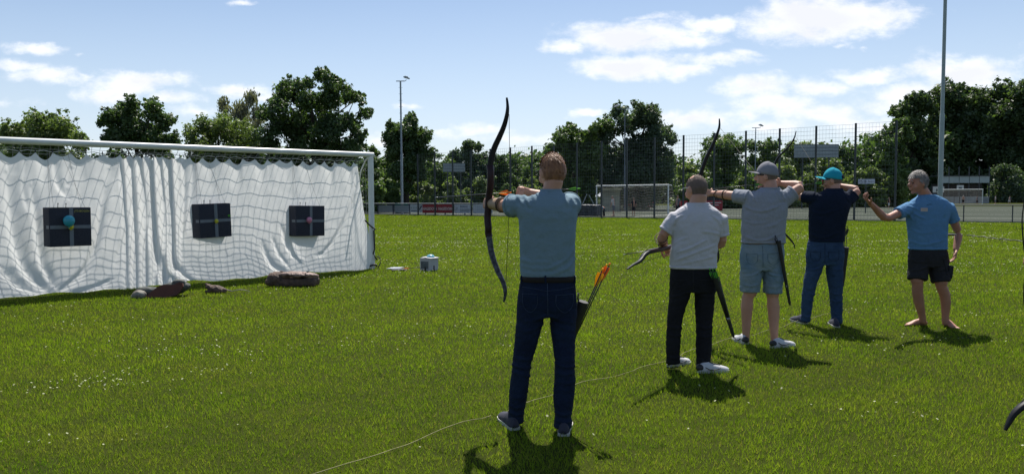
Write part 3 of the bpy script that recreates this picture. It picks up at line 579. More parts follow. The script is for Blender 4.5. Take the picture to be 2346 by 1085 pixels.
# ---- hanging foam targets
m_foam = mat('black_foam', (.022, .024, .040), .9, (.032, .034, .048), 40, .5, 160)
m_foamside = m_foam
m_tape = mat('grey_tape', (.15, .17, .20), .6, (.12, .14, .17), 10, .2, 80)
m_string = mat('dark_string', (.16, .16, .15), .9)
m_yl = mat('yellow_lettering', (.42, .38, .10), .8)
m_balb = mat('blue_rubber', (.03, .33, .42), .25, (.03, .30, .40), 3); m_baly = mat('yellow_rubber', (.60, .55, .03), .3, (.5, .45, .03), 3); m_balp = mat('pink_rubber', (.60, .22, .33), .3, (.55, .2, .3), 3)
def target(corners, dep, label, writing=None, shaft=None):
    # corners: front face px  TL TR BR BL ; dep metres in front of the cloth
    tl, tr, br, bl = [PL(x, y, GP(0, 0, dep), GN) for x, y in corners]
    c = (tl + tr + br + bl) / 4; rx = ((tr - tl) + (br - bl)).normalized(); up = ((tl - bl) + (tr - br)); up = (up - rx * up.dot(rx)).normalized(); n = rx.cross(up)
    if n.dot(GN) < 0: n = -n
    w = ((tr - tl).length + (br - bl).length) / 2; h = ((tl - bl).length + (tr - br).length) / 2; M = Matrix((rx, up, n)).transposed()
    yaw = Matrix.Rotation(R(5), 3, Vector((0, 0, 1))); M = yaw @ M; rx, up, n = M.col[0].copy(), M.col[1].copy(), M.col[2].copy()
    th = .30; cc_ = c - n * th / 2; e = empty('archery_target', cc_ - up * h / 2, label, 'target', 'foam targets hung before the cloth')
    build('foam_block', Geo().box(cc_, (w, h, th), M, .012), m_foam, e, smooth='auto')
    g = Geo().box(c + n * .0015, (w * .97, .052, .004), M); build('tape', g, m_tape, e)
    g = Geo().box(c + n * .0035 + rx * .01, (.056, h * .985, .004), M); build('tape', g, m_tape, e)
    g = Geo().box(c - rx * (w / 2 + .001) - n * .08, (.003, .05, .12), M); build('tape', g, m_tape, e)
    if writing: text('lettering', writing, m_yl, e, c + n * .002 + rx * (w * .275) + up * (h * .40), rx, up, .045, .0012, w * .36, .001)
    g = Geo()
    for sx__ in (-.36, .30):
        for dz in (.04, .22):
            a = cc_ + rx * (w * sx__ + (.05 if sx__ > 0 else 0)) + up * h / 2 + n * (dz - .13); sa = (a - GR).dot(GD); b = GP(sa + (.03 if dz > .1 else -.08) * (1 if sx__ > 0 else 0.2) + (.22 if sx__ > 0 else .0), ZR, .045); g.sweep([a, a.lerp(b, .5) - Vector((0, 0, .004)), b], .0017, n=5)
    build('string', g, m_string, e)
    for sx__ in (-.22, -.03):
        g = Geo(); g.sweep([cc_ + rx * w * sx__ + up * (h / 2 - .01), cc_ + rx * w * (sx__ + .01) + up * (h / 2 + .05)], .005, n=5); g.ell(cc_ + rx * w * (sx__ + .01) + up * (h / 2 + .055), (.008, .008, .014))
        build('peg', g, m_black, e, smooth=True)
    return c, rx, up, n, w, h
c, rx, up, n, w, h = target([(110, 475), (209, 475), (212, 562), (114, 566)], .38, 'black foam target with yellow lettering and a blue balloon, leftmost of three', 'JTS-BOGEN')
def balloon(p, rr, m, label, M, group=None):
    def fn(d, v): return Vector((v.x, v.y, v.z * (1.0 + .18 * (-min(0, d.z)))))
    g = Geo().ell(p, (rr, rr * .95, rr), None, 20, 14, fn); g.sweep([p - Vector((0, 0, rr * 1.15)), p - Vector((0, 0, rr * 1.35))], [rr * .06, rr * .16], n=8); return tag(build('balloon', g, m, org=p, smooth=True), label, 'balloon')
q = PL(158, 505, c + n * .08, n); balloon(q, .082, m_balb, 'large turquoise balloon pinned above the cross of the left target', None)
q = PL(162.5, 519, c + n * .045, n); balloon(q, .042, m_baly, 'small yellow balloon under the turquoise one on the left target', None)
c, rx, up, n, w, h = target([(454, 468), (528, 465), (534, 541), (458, 546)], .32, 'black foam target hanging slightly crooked, middle one, green arrow at its right edge')
q = PL(496, 506, c + n * .04, n); balloon(q, .035, m_baly, 'small yellow balloon at the cross of the middle target', None)
g_arr = (c, rx, up, n, w, h)
c, rx, up, n, w, h = target([(677, 471), (745, 471), (746, 540), (676, 541)], .28, 'black foam target with pink balloon, rightmost of three')
q = PL(708.5, 503.5, c + n * .05, n); balloon(q, .056, m_balp, 'pink balloon at the cross of the right target', None)

# ---- arrows
m_carbon = mat('black_carbon', (.02, .02, .022), .35, (.015, .015, .017), 20)
m_fgreen = mat('green_fletching', (.16, .62, .05), .5, (.12, .5, .04), 20, trans=.3); m_forange = mat('orange_fletching', (.95, .34, .02), .5, (.90, .24, .02), 20, trans=.35); m_fyellow = mat('yellow_fletching', (.95, .62, .03), .5, (.9, .52, .02), 20, trans=.35); m_fblack = mat('black_fletching', (.02, .02, .02), .5)
m_steel = mat('steel_point', (.35, .35, .36), .3, metal=.9)
def arrow(tail, tip, ms, label, group=None, r_=.0032, fl=.085, fh=.014, roll=0.0):
    tail, tip = Vector(tail), Vector(tip); d = (tip - tail).normalized(); e = empty('arrow', tail, label, 'arrow', group)
    build('shaft', Geo().sweep([tail, tip - d * .03], r_, n=8), m_carbon, e, smooth=True)
    build('point', Geo().sweep([tip - d * .032, tip - d * .015, tip], [r_ * 1.15, r_ * 1.1, .0006], n=8), m_steel, e, smooth=True)
    s_ = d.cross(Vector((0, 0, 1))); s_ = s_.normalized() if s_.length > .1 else Vector((1, 0, 0)); u_ = s_.cross(d)
    for k in range(3):
        a = roll + k * 2 * math.pi / 3; v = s_ * math.cos(a) + u_ * math.sin(a); w_ = d.cross(v)
        poly = [tail + d * .02 + v * r_, tail + d * .022 + v * fh * .95, tail + d * (.02 + fl * .25) + v * fh, tail + d * (.02 + fl * .65) + v * fh * .62, tail + d * (.02 + fl) + v * r_]
        build('fletching', Geo().prism(poly, w_, .0012), ms[k % len(ms)], e)
    build('nock', Geo().sweep([tail - d * .012, tail + d * .01], r_ * 1.25, n=8), ms[0], e, smooth=True)
    return e
c, rx, up, n, w, h = g_arr
t_ = PL(528, 494, c + n * .30, n); arrow(t_, t_ - n * .62 + rx * .03, [m_fgreen], 'green fletched arrow stuck in the right edge of the middle target', r_=.004, fh=.022)

# ---- 3-D foam animals and small things lying on the grass
m_redbrown = mat('red_brown_foam', (.115, .040, .028), .9, (.085, .035, .027), 9, .6, 60)
m_shell = mat('dark_grey_foam', (.045, .050, .052), .8, (.09, .10, .085), 14, .6, 50); m_pale = mat('pale_foam', (.30, .28, .24), .85, (.16, .14, .12), 14, .4, 60)
m_boar = mat('brown_fur_foam', (.060, .040, .030), .75, (.14, .085, .06), 16, .9, 45, bdist=.03); m_boarhi = mat('pink_highlight_foam', (.34, .23, .19), .6, (.09, .05, .04), 9, .8, 40, bdist=.03)  # the boar's pink tone is its top highlight put into colour
b = G(372, 682); e = empty('foam_turtle', b, 'dark foam turtle target tipped on edge with its flat red-brown belly toward the camera', 'foam animal')
fx = Vector((.94, .34, 0)).normalized(); fy = Vector((-fx.y, fx.x, 0))
def bl(px, py, off=0.0):               # plane facing the viewer through the base point
    return PL(px, py, b + Vector((0, off, 0)), Vector((0, -1, 0.35)).normalized())
poly = [bl(332, 683), (bl(345, 670)), bl(362, 657), bl(375, 652), bl(400, 652), bl(412, 646), bl(419, 648), bl(420, 655), bl(412, 668), bl(405, 676), bl(385, 682)]
build('belly', Geo().prism(poly, Vector((0, -1, .35)), .035), m_redbrown, e)
g = Geo(); cc_ = sum(poly, Vector((0, 0, 0))) / len(poly)
def fnb(d, v): return v
g.ell(cc_ + Vector((-.03, .19, -.01)), (.27, .13, .10), Matrix.Rotation(R(-10), 3, 'Y')); g.ell(bl(330, 668, .08) + Vector((.04, .06, .0)), (.20, .10, .075)); g.ell(cc_ + Vector((.08, .16, .09)), (.1, .08, .05))
fuse('shell', g, m_shell, e, .012, 3, lambda c_, n_: .008 * sn(c_, 40, 5))
g = Geo().ell(bl(319, 675), (.105, .08, .075)).ell(bl(309, 679), (.06, .05, .045)); fuse('head', g, m_pale, e, .01, 3, lambda c_, n_: .006 * sn(c_, 50, 6))
b = G(494, 671); e = empty('foam_rodent', b, 'small brown foam animal target with a long tail, lying between the two larger ones', 'foam animal')
g = Geo().ell(b + Vector((.02, 0, .06)), (.16, .085, .065), Matrix.Rotation(R(12), 3, 'Y')).ell(b + Vector((-.10, 0, .10)), (.06, .05, .045)).ell(b + Vector((-.14, .0, .135)), (.035, .02, .02), Matrix.Rotation(R(30), 3, 'Y')).ell(b + Vector((-.10, -.05, .03)), (.05, .03, .03)).ell(b + Vector((.13, -.02, .04)), (.06, .06, .045))
fuse('body', g, m_boar, e, .008, 2, lambda c_, n_: .007 * sn(c_, 60, 7))
build('tail', Geo().sweep([b + Vector((.18, 0, .05)), b + Vector((.26, -.01, .03)), b + Vector((.38, 0, .055)), b + Vector((.47, .02, .04)), b + Vector((.55, .02, .015))], [.012, .009, .008, .006, .004], n=6), m_pale, e, smooth=True)
b = G(672, 655); e = empty('foam_boar', b, 'large dark brown foam boar lying on its side before the right half of the cloth', 'foam animal')
g = Geo(); sc_ = 13.0 / F
g.box(b + Vector((.06, .03, .07)), (.70, .30, .14), None, .05).ell(b + Vector((-.28, 0, .13)), (.16, .15, .12)).ell(b + Vector((-.36, -.05, .08)), (.10, .09, .07)).ell(b + Vector((.3, .04, .10)), (.14, .14, .09))
g.ell(b + Vector((-.20, .02, .22)), (.06, .04, .04)).ell(b + Vector((-.13, -.02, .2)), (.05, .05, .05)); fuse('body', g, m_boar, e, .012, 2, lambda c_, n_: .010 * sn(c_, 35, 8))
g = Geo().ell(b + Vector((.08, -.02, .20)), (.35, .14, .050), Matrix.Rotation(R(2), 3, 'Y')).ell(b + Vector((.30, .02, .17)), (.13, .12, .05)); g.ell(b + Vector((-.1, -.03, .19)), (.1, .08, .05))
fuse('highlit_top', g, m_boarhi, e, .012, 1, lambda c_, n_: .014 * sn(c_, 30, 9))  # pale lobes paint the pinkish highlights along the boar's top
build('band', Geo().sweep([b + Vector((.24, -.15, .10)), b + Vector((.245, -.12, .225)), b + Vector((.25, .02, .245)), b + Vector((.255, .15, .2))], .014, .004, up=(1, 0, 0), n=6), m_black, e)
# white cardboard box with a picture, a blue lid on it
m_card = mat('white_cardboard', (.44, .44, .45), .7, (.38, .38, .40), 5); m_pic = mat('dark_printed_picture', (.045, .065, .09), .4, (.12, .15, .17), 5, stretch=(2, 2, 6)); m_bluep = mat('pale_blue_plastic', (.25, .58, .68), .25, (.22, .5, .6), 4, trans=.3)
b = (G(961, 622.5) + G(1002, 619)) / 2; e = empty('cardboard_box', b, 'white cardboard box with a dark printed picture standing on the grass right of the goal', 'box')
M = Matrix.Rotation(R(-38), 3, 'Z'); bw, bd, bh = .27, .26, .265; cc_ = b + Vector((0, .13, bh / 2))
build('carton', Geo().box(cc_, (bw, bd, bh), M, .003), m_card, e); fx = M @ Vector((1, 0, 0)); fy = M @ Vector((0, -1, 0))
lf, rt = (-fx, fy)
build('printed_picture', Geo().box(cc_ + fy * (bd / 2 + .001) + Vector((0, 0, -.01)) - fx * .0, (.21, .003, .15), M), m_pic, e)
build('printed_picture', Geo().box(cc_ + fy * (bd / 2 + .003) + Vector((0, 0, -.09)) + fx * .02, (.045, .003, .085), M), m_black, e)
build('slot', Geo().box(cc_ + fx * (bw / 2 + .001) + Vector((0, 0, -.075)), (.003, .035, .10), M), m_black, e)
g = Geo(); 
for k_ in range(2): pass
g.box(cc_ + Vector((0, 0, bh / 2 + .008)) + fx * .05, (bw * .9, bd * 1.0, .006), M @ Matrix.Rotation(R(5), 3, 'Y')); build('flap', g, m_card, e)
p_ = cc_ + Vector((.03, 0, bh / 2 + .012)); g = Geo().ell(p_, (.085, .085, .055), None, 20, 12, lambda d, v: Vector((v.x, v.y, max(v.z, 0)))); tag(build('plastic_bowl', g, m_bluep, org=p_, smooth=True), 'pale blue plastic bowl lying upside down on the white box', 'bowl')
m_paper = mat('white_paper', (.38, .40, .46), .6, (.30, .33, .40), 6)
b = G(908, 618); g = Geo().prism([b + Vector(v) for v in ((-.20, -.04, .03), (.08, -.08, .04), (.16, .05, .05), (-.08, .09, .045))], (0, 0, 1), .012); tag(build('clipboard', g, m_paper, org=b), 'white clipboard lying flat on the grass between goal and box', 'clipboard')
b2 = G(912, 620); g = Geo().box(b2 + Vector((.02, -.02, .025)), (.30, .2, .02), Matrix.Rotation(R(20), 3, 'Z')); tag(build('dark_folder', g, m_black, org=b2), 'dark folder lying under the white clipboard', 'folder')
arrow(G(925, 620) + Vector((0, 0, .05)), G(952, 617) + Vector((.35, .1, .05)), [m_forange, m_fyellow], 'orange and yellow fletched arrow lying on the grass beside the clipboard', r_=.005, fh=.02, fl=.12)
# ------------------------------------------------------------------ fence, railing, banners and what stands round the pitch
m_post = mat('dark_green_metal', (.035, .042, .048), .5, (.05, .058, .062), 3); m_wire = mat('fence_wire', (.12, .135, .145), .5)
m_galv = mat('galvanised_steel', (.36, .39, .40), .5, (.28, .31, .32), 3, metal=.3); m_glight = mat('grey_green_paint', (.33, .38, .36), .5, (.28, .33, .31), 3)
m_rail = mat('blue_grey_rail', (.40, .42, .44), .5, (.30, .32, .34), 4); m_railp = mat('dark_blue_post', (.035, .045, .075), .6)
poles = [958, 997, 1038, 1080, 1124, 1170, 1219, 1269, 1322, 1378, 1436, 1499, 1565, 1635, 1707, 1784, 1867, 1957, 2050]
HF = 5.45
pp = [on_line(x) for x in poles]; rotL = Matrix.Rotation(math.atan2(LV.y, LV.x), 3, 'Z')
def hf(i): t = i / (len(poles) - 1); return 5.0 + .62 * t
e = empty('ball_fence', pp[0], 'tall dark mesh ball fence with many posts behind the archers', 'fence')
for i, p in enumerate(pp):
    h = hf(i); build('post', Geo().box(p + Vector((0, 0, h / 2)), (.11, .08, h + .0), rotL), m_post, e)
for i in range(len(pp) - 1):
    a, b = pp[i], pp[i + 1]; g = Geo(); u = (b - a).normalized(); L = (b - a).length; off = -LN * .05; hh = (hf(i) + hf(i + 1)) / 2 - .04
    for j in range(int(hh / .24) + 1):
        z = hh - j * .24; 
        if z < .05: break
        c = (a + b) / 2 + off + Vector((0, 0, z)); g.box(c, (L, .011, .011), rotL)
    nv = max(3, int(L / .17))
    for k in range(1, nv): c = a + u * (L * k / nv) + off + LN * .012 + Vector((0, 0, hh / 2)); g.box(c, (.006, .006, hh - .04), rotL)
    build('mesh_panel', g, m_wire, e)
# low railing to the left, carrying banners
e = empty('railing', on_line(700, -.3), 'low railing with advertising banners along the far edge of the lawn', 'railing')
xs_ = [560, 620, 690, 740, 790, 829, 866, 901, 939, 975, 1020, 1065, 1120, 1180, 1240, 1300]
pr = [on_line(x, -.35) for x in xs_]
for p in pr: build('post', Geo().box(p + Vector((0, 0, .47)), (.07, .07, .94), rotL), m_railp, e)
g = Geo(); g.sweep([pr[0] + Vector((0, 0, .96)), pr[-1] + Vector((0, 0, .96))], .04, n=10); build('top_rail', g, m_rail, e, smooth='auto')
g = Geo(); g.sweep([pr[0] + Vector((0, 0, .85)), pr[-1] + Vector((0, 0, .85))], .035, n=8); g.sweep([pr[0] + Vector((0, 0, .2)), pr[8] + Vector((0, 0, .2))], .025, n=8); build('lower_rail', g, m_railp, e, smooth='auto')
m_bw = mat('white_banner', (.50, .53, .60), .6, (.44, .47, .55), 1.5); m_bgrey = mat('grey_banner', (.24, .27, .33), .6, (.3, .32, .38), 1.2); m_bred = mat('red_banner', (.30, .018, .03), .6, (.25, .015, .025), 1.5); m_wt = mat('white_print', (.75, .72, .70), .6); m_dt = mat('dark_print', (.05, .06, .10), .6); m_blt = mat('blue_print', (.03, .12, .30), .6)
def banner(x0, x1, z0, z1, m, label, off=-.28, group='banners along the low railing', extra=None):
    a, b = on_line(x0, off), on_line(x1, off); c = (a + b) / 2; L = (b - a).length; e = empty('banner', c, label, 'banner', group)
    build('panel', Geo().box(c + Vector((0, 0, (z0 + z1) / 2)), (L, .02, z1 - z0), rotL), m, e)
    if extra: extra(e, c + LN * .014, L)
    return e
banner(868, 899, .24, .80, m_bgrey, 'plain grey blue banner nearest the goalpost')
banner(904, 937, .24, .80, m_bgrey, 'plain pale grey banner left of the lettered ones', extra=None)
def ex1(e, c, L):
    for k in range(-2, 3): text('logo_mark', '*', m_dt, e, c + LV * (k * .26) + Vector((0, 0, .62)), LV, (0, 0, 1), .12, .002, .13)
    build('text_line', Geo().box(c + Vector((0, 0, .36)), (L * .8, .006, .06), rotL), m_dt, e)
banner(940, 957, .22, .88, m_bw, 'white banner with a row of small dark marks', extra=ex1)
def ex2(e, c, L): 
    build('stripe', Geo().box(c + Vector((0, 0, .62)), (.11, .006, .42), rotL @ Matrix.Rotation(R(38), 3, 'Y')), m_dt, e)
banner(960, 967.5, .22, .88, m_bw, 'small white banner with a dark slanted stroke', extra=ex2)
def ex3(e, c, L):
    text('lettering', 'HAGEDORN', m_wt, e, c - LV * L * .255 + Vector((0, 0, .54)), LV, (0, 0, 1), .24, .002, L * .46, .008); text('lettering', 'HAGEDORN', m_wt, e, c + LV * L * .255 + Vector((0, 0, .54)), LV, (0, 0, 1), .24, .002, L * .46, .008)
banner(968, 1039, .20, .90, m_bred, 'long red banner printed HAGEDORN twice in white', extra=ex3)
def ex4(e, c, L):
    text('lettering', 'BEHRING', m_dt, e, c + LV * .12 + Vector((0, 0, .72)), LV, (0, 0, 1), .16, .002, L * .45, .006)
    text('logo_mark', '//', m_dt, e, c - LV * L * .36 + Vector((0, 0, .55)), LV, (0, 0, 1), .2, .002, .22, .01)
    for z in (.5, .36): build('text_line', Geo().box(c + LV * .2 + Vector((0, 0, z)), (L * .55, .006, .05), rotL), m_dt, e)
banner(1041, 1080, .20, .88, m_bw, 'white banner printed BEHRING in dark letters', extra=ex4)
def ex5(e, c, L):
    for z in (.72, .6, .48, .36): build('text_line', Geo().box(c + Vector((0, 0, z)), (L * .6, .006, .035), rotL), m_bgrey, e)
banner(1083, 1128, .20, .88, m_bw, 'white banner with faint grey lines behind the bow hand', extra=ex5)
# right railing
e = empty('railing', on_line(2168, 0), 'low dark tube railing at the right edge of the lawn', 'railing')
xr_ = [2064, 2168, 2208, 2320, 2445, 2580]; pr = [on_line(x, .02) for x in xr_]
for p in pr[1:]: build('post', Geo().sweep([p, p + Vector((0, 0, .9))], .03, n=8), m_post, e, smooth='auto')
build('top_rail', Geo().sweep([pr[1] + Vector((0, 0, .92)), pr[-1] + Vector((0, 0, .92))], .033, n=10), mat('dull_rail', (.13, .14, .14), .5), e, smooth='auto')
# masts
def mast(px, top, d, r0, r1, label, m, lamp=True, base=None, kink=None, arm=.9, side=1):
    X = P(px, 450, d).x; H = P(px, top, d).z; b = Vector((X, d, 0)); e = empty('floodlight_mast', b, label, 'mast')
    g = Geo(); g.sweep([b, b + Vector((0, 0, .4)), b + Vector((0, 0, H * .45)), b + Vector((0, 0, H * .45 + .05)), b + Vector((0, 0, H))], [r0 * 1.05, r0, r0 * .9, (r0 + r1) * .42, r1], n=12); build('pole', g, m, e, smooth='auto')
    if lamp:
        build('cross_arm', Geo().box(b + Vector((0, 0, H)), (arm, .07, .07)), m, e)
        g = Geo(); lx = b + Vector((side * arm * .55, 0, H)); g.sweep([lx, lx + Vector((.1 * side, 0, .12))], .03, n=6); g.box(lx + Vector((.12 * side, 0, .28)), (.52, .4, .09), Matrix.Rotation(R(16 * side), 3, 'Y'), .02); g.box(lx + Vector((.10 * side, 0, .36)), (.3, .3, .10), Matrix.Rotation(R(16 * side), 3, 'Y'), .03); build('lamp_head', g, m_galv if lamp != 2 else m_wt, e, smooth='auto')
        g = Geo()
        for k in range(9): z = H - .55 * (k + 1); g.box(b + Vector((.0, 0, z)), (.34, .02, .02))
        build('climbing_rungs', g, m, e)
    return e
mast(921, 186, 64.5, .12, .07, 'tall grey floodlight mast with a single lamp, left of the centre', m_galv, arm=.75)
mast(1431, 250, 74, .085, .05, 'floodlight mast with pale lamp heads before the tallest centre tree', mat('mast_grey', (.16, .18, .20), .5), lamp=2, arm=1.3, side=-1)
mast(1729.5, 293, 88, .07, .05, 'thin distant mast with a small lamp above the grey cap', m_galv, arm=.9)
nb = on_line(2153, .35); 
g = Geo(); e = empty('tall_pole', nb, 'tall pale grey green pole rising out of the photo behind the man in blue', 'mast')
g.sweep([nb, nb + Vector((0, 0, 5.8)), nb + Vector((0, 0, 5.85)), nb + Vector((0, 0, 14.5))], [.125, .118, .092, .085], n=16); build('pole', g, m_glight, e, smooth='auto')
g = Geo().box(nb + Vector((0, 0, 14.5)), (1.8, .1, .1)); build('cross_arm', g, m_glight, e)
for k in (-.7, 0, .7): build('lamp_head', Geo().box(nb + Vector((k, .1, 14.75)), (.5, .4, .14), None, .03), m_galv, e, smooth='auto')
# boards above the fence
m_board = mat('pale_board', (.29, .33, .345), .5, (.25, .29, .30), .6); m_bback = mat('board_frame', (.16, .18, .19), .6)
def board(x0, x1, y0, y1, d, label, seams=2):
    a, b = P(x0, y1, d), P(x1, y0, d); c = (a + b) / 2; w, h = b.x - a.x, b.z - a.z; e = empty('display_board', Vector((c.x, d, 0)), label, 'board')
    build('panel', Geo().box(c, (w, .08, h)), m_board, e)
    g = Geo()
    for k in range(1, seams): g.box(c + Vector((0, -.045, -h / 2 + h * k / seams)), (w, .02, .05))
    for zz in (-h / 2, h / 2): g.box(c + Vector((0, -.003, zz)), (w + .06, .1, .06))
    build('frame', g, m_bback, e)
    for k in (-.3, .3): build('support_post', Geo().box(Vector((c.x + k * w, d + .1, c.z / 2)), (.12, .08, c.z)), m_post, e)
board(1015, 1065, 374, 393.5, 74, 'small pale slatted board on posts behind the left fence bays', 3)
board(1819, 1921, 331, 361, 80, 'large pale slatted board on posts above the grey cap man\'s elbow', 4)
a, b = P(1966, 421, 60), P(2004, 410, 60); c = (a + b) / 2; e = empty('sign', Vector((c.x, 60, 0)), 'small white lettered sign between the turquoise cap and the man in blue', 'sign')
build('panel', Geo().box(c, (b.x - a.x, .05, b.z - a.z)), m_bw, e); build('support_post', Geo().box(Vector((c.x, 60.05, c.z / 2)), (.06, .06, c.z)), m_post, e)
text('lettering', "IT'S TB", m_dt, e, c + Vector((-.32, -.03, 0)), (1, 0, 0), (0, 0, 1), .24, .002, .6, .006); text('lettering', 'Sport', m_dt, e, c + Vector((.36, -.03, 0)), (1, 0, 0), (0, 0, 1), .14, .002, .45)
# turquoise screen behind the railing
m_turq = mat('turquoise_sheet', (.01, .30, .20), .6, (.01, .24, .16), 2)
p0 = P(920, 462, 68); e = empty('screen', Vector((p0.x, 68, 0)), 'bright turquoise green sheet at the foot of the floodlight mast', 'screen')
build('sheet', Geo().box(Vector((p0.x, 68, .45)), (1.15, .06, .86), None, .02), m_turq, e); build('foot', Geo().box(Vector((p0.x, 68, .03)), (1.3, .5, .05)), m_post, e)
# goals on the pitch
def far_goal(bl_, br_, hgt, depth, label, m=m_white, back=True, rcord=.007, cell=.3):
    a, b = bl_, br_; u = (b - a).normalized(); L = (b - a).length; nb_ = Vector((-u.y, u.x, 0)); 
    if nb_.y < 0: nb_ = -nb_
    e = empty('far_goal', a, label, 'football goal', 'goals on the pitch'); Z = Vector((0, 0, 1))
    for q in (a, b): build('goalpost', Geo().sweep([q, q + Z * hgt], .06, n=10), m, e, smooth='auto')
    build('crossbar', Geo().sweep([a + Z * hgt - u * .05, b + Z * hgt + u * .05], .06, n=10), m, e, smooth='auto')
    g = Geo(); nv = int(L / cell)
    def pt(i, j): t = j / 10; bb = depth * min(1, t * 1.6) + .1; z = hgt * (1 - max(0, (t - .15)) / .85) ; return a + u * (L * i / nv) + nb_ * (depth * (.35 + .65 * t) if t > .15 else depth * .35 * t / .15) + Z * max(.02, z - (.10 * math.sin(math.pi * i / nv) if j < 9 else 0) - .05 * math.sin(i * 1.3) * (j < 9))
    for i in range(nv + 1): g.sweep([pt(i, j) for j in range(11)], rcord * .8, n=3)
    for j in range(0, 11):
        g.sweep([pt(i, j) for i in range(nv + 1)], rcord, n=3)
        if j < 10: g.sweep([(pt(i, j) + pt(i, j + 1)) / 2 for i in range(nv + 1)], rcord, n=3)
    for q, i in ((a, 0), (b, nv)):
        for j in range(2, 10): g.sweep([q + Z * pt(i, j).z, pt(i, j)], rcord, n=3)
    build('net', g, m_net, e); g = Geo()
    for q in (a, b): g.sweep([q + Z * hgt, q + Z * hgt + nb_ * depth * .35, q + nb_ * depth * .36 + Z * (hgt - .1)], .03, n=6)
    build('bracket', g, m, e)
ga = Vector((P(1367, 450, 66).x, 66, 0)); gb_ = Vector((P(1531, 450, 61.8).x, 61.8, 0)); far_goal(ga, gb_, 2.40, 1.7, 'white football goal on the pitch in the middle of the photo')
ga = Vector((P(2156, 450, 113).x, 113, 0)); gb_ = Vector((P(2251, 450, 110).x, 110, 0)); far_goal(ga, gb_, 2.2, 1.5, 'distant white goal at the right in front of the dark grove', rcord=.009, cell=.5)
# covered crate with a trestle on it
m_tarp = mat('black_tarpaulin', (.018, .022, .032), .45, (.045, .052, .066), 5, .8, 9, bdist=.1)
cb = on_line(1346, -2.0); g = Geo().box(cb + Vector((0, 0, .45)), (1.9, .9, .82), rotL, .06); e = empty('covered_crate', cb, 'long crate under crumpled black tarpaulin by the fence', 'crate')
fuse('tarpaulin', g, m_tarp, e, .05, 2, lambda c_, n_: .045 * sn(c_, 7, 31) + .02 * sn(c_, 18, 32)); 
cb2 = cb + Vector((.02, .1, .9)); e = empty('trestle', cb2, 'light A-shaped trestle standing on the black crate', 'trestle'); g = Geo(); build('leg', Geo().sweep([cb2 + Vector((-.38, 0, 0)), cb2 + Vector((-.05, 0, .75))], .03, n=6), m_galv, e); build('leg', Geo().sweep([cb2 + Vector((.46, 0, 0)), cb2 + Vector((.1, 0, .68))], .035, n=6), m_glight, e); build('crossbar', Geo().sweep([cb2 + Vector((-.4, 0, .04)), cb2 + Vector((.5, 0, .04))], .025, n=6), m_post, e)
# curved shelter behind the goal
sb = Vector((P(1400, 450, 72).x, 72, 0)); e = empty('dugout', sb, 'pale curved-roof dugout seen through the middle goal', 'shelter'); m_poly = mat('milky_polycarbonate', (.30, .33, .27), .4, (.24, .27, .22), 2, trans=.3)
pr_ = [(-.0, 0.0), (-.0, 1.5), (.15, 1.85), (.6, 2.0), (1.3, 2.15)]
g = Geo()
for k in range(len(pr_) - 1): 
    (y0, z0), (y1, z1) = pr_[k], pr_[k + 1]; g.add([sb + Vector((-.9, .9 - y0, z0)), sb + Vector((1.0, .9 - y0, z0)), sb + Vector((1.0, .9 - y1, z1)), sb + Vector((-.9, .9 - y1, z1)), sb + Vector((-.9, .94 - y0, z0)), sb + Vector((1.0, .94 - y0, z0)), sb + Vector((1.0, .94 - y1, z1 + .03)), sb + Vector((-.9, .94 - y1, z1 + .03))], [(0, 1, 2, 3), (4, 7, 6, 5), (0, 3, 7, 4), (1, 5, 6, 2)])
build('roof', g, m_poly, e, fix=False); g = Geo()
for x_ in (-.9, 1.0): g.sweep([sb + Vector((x_, .9, 0)), sb + Vector((x_, .9, 1.5)), sb + Vector((x_, .5, 1.95)), sb + Vector((x_, -.4, 2.14))], .04, n=6)
build('frame', g, m_post, e)
# red boards behind the middle goal and further banners
def far_banner(x0, x1, y0, y1, d, m, label, mark=None):
    a, b = P(x0, y1, d), P(x1, y0, d); z0 = max(a.z, .02); c = Vector(((a.x + b.x) / 2, d, (z0 + b.z) / 2)); e = empty('banner', Vector((c.x, d, 0)), label, 'banner', 'banners round the far side of the pitch')
    build('panel', Geo().box(c, (b.x - a.x, .04, b.z - z0)), m, e)
    for xx in (a.x + .1, b.x - .1): build('stake', Geo().box(Vector((xx, d + .04, b.z / 2)), (.06, .04, b.z)), m_post, e)
    if mark: mark(e, c, b.x - a.x, b.z - z0)
def mk(txt, m=m_wt, k=1):
    def f(e, c, w, h):
        for q in range(k): text('lettering', txt, m, e, c + Vector((-w / 2 + w * (q + .5) / k, -.025, 0)), (1, 0, 0), (0, 0, 1), h * .42, .002, w / k * .62, .004)
    return f
def mkl(e, c, w, h):
    for q, zz in enumerate((.24, 0.02)): build('text_line', Geo().box(c + Vector((.05 * w, -.024, h * zz)), (w * (.7 - .2 * q), .006, h * .07)), m_wt, e)
def mkb(e, c, w, h):
    build('text_line', Geo().box(c + Vector((-.24 * w, -.024, h * .2)), (w * .42, .006, h * .35)), m_bred, e); build('text_line', Geo().box(c + Vector((.2 * w, -.024, -.1 * h)), (w * .3, .006, h * .2)), mat('green_print', (.1, .3, .15), .6), e)
far_banner(1428, 1466, 462, 476, 92, mat('bright_red_banner', (.48, .02, .03), .6, (.4, .02, .03), 2), 'red banner seen through the middle goal, left of two', mk('H', k=3)); far_banner(1469, 1500, 462, 476, 92, MATS['bright_red_banner'], 'red banner seen through the middle goal, right of two', mk('H', k=2))
far_banner(1548, 1575, 460, 475, 80, MATS['bright_red_banner'], 'short red banner between the middle goal and the bald man')
far_banner(1797, 1852, 458, 468, 100, m_bw, 'white banner with red and green print seen between grey and navy shirts', mkb)
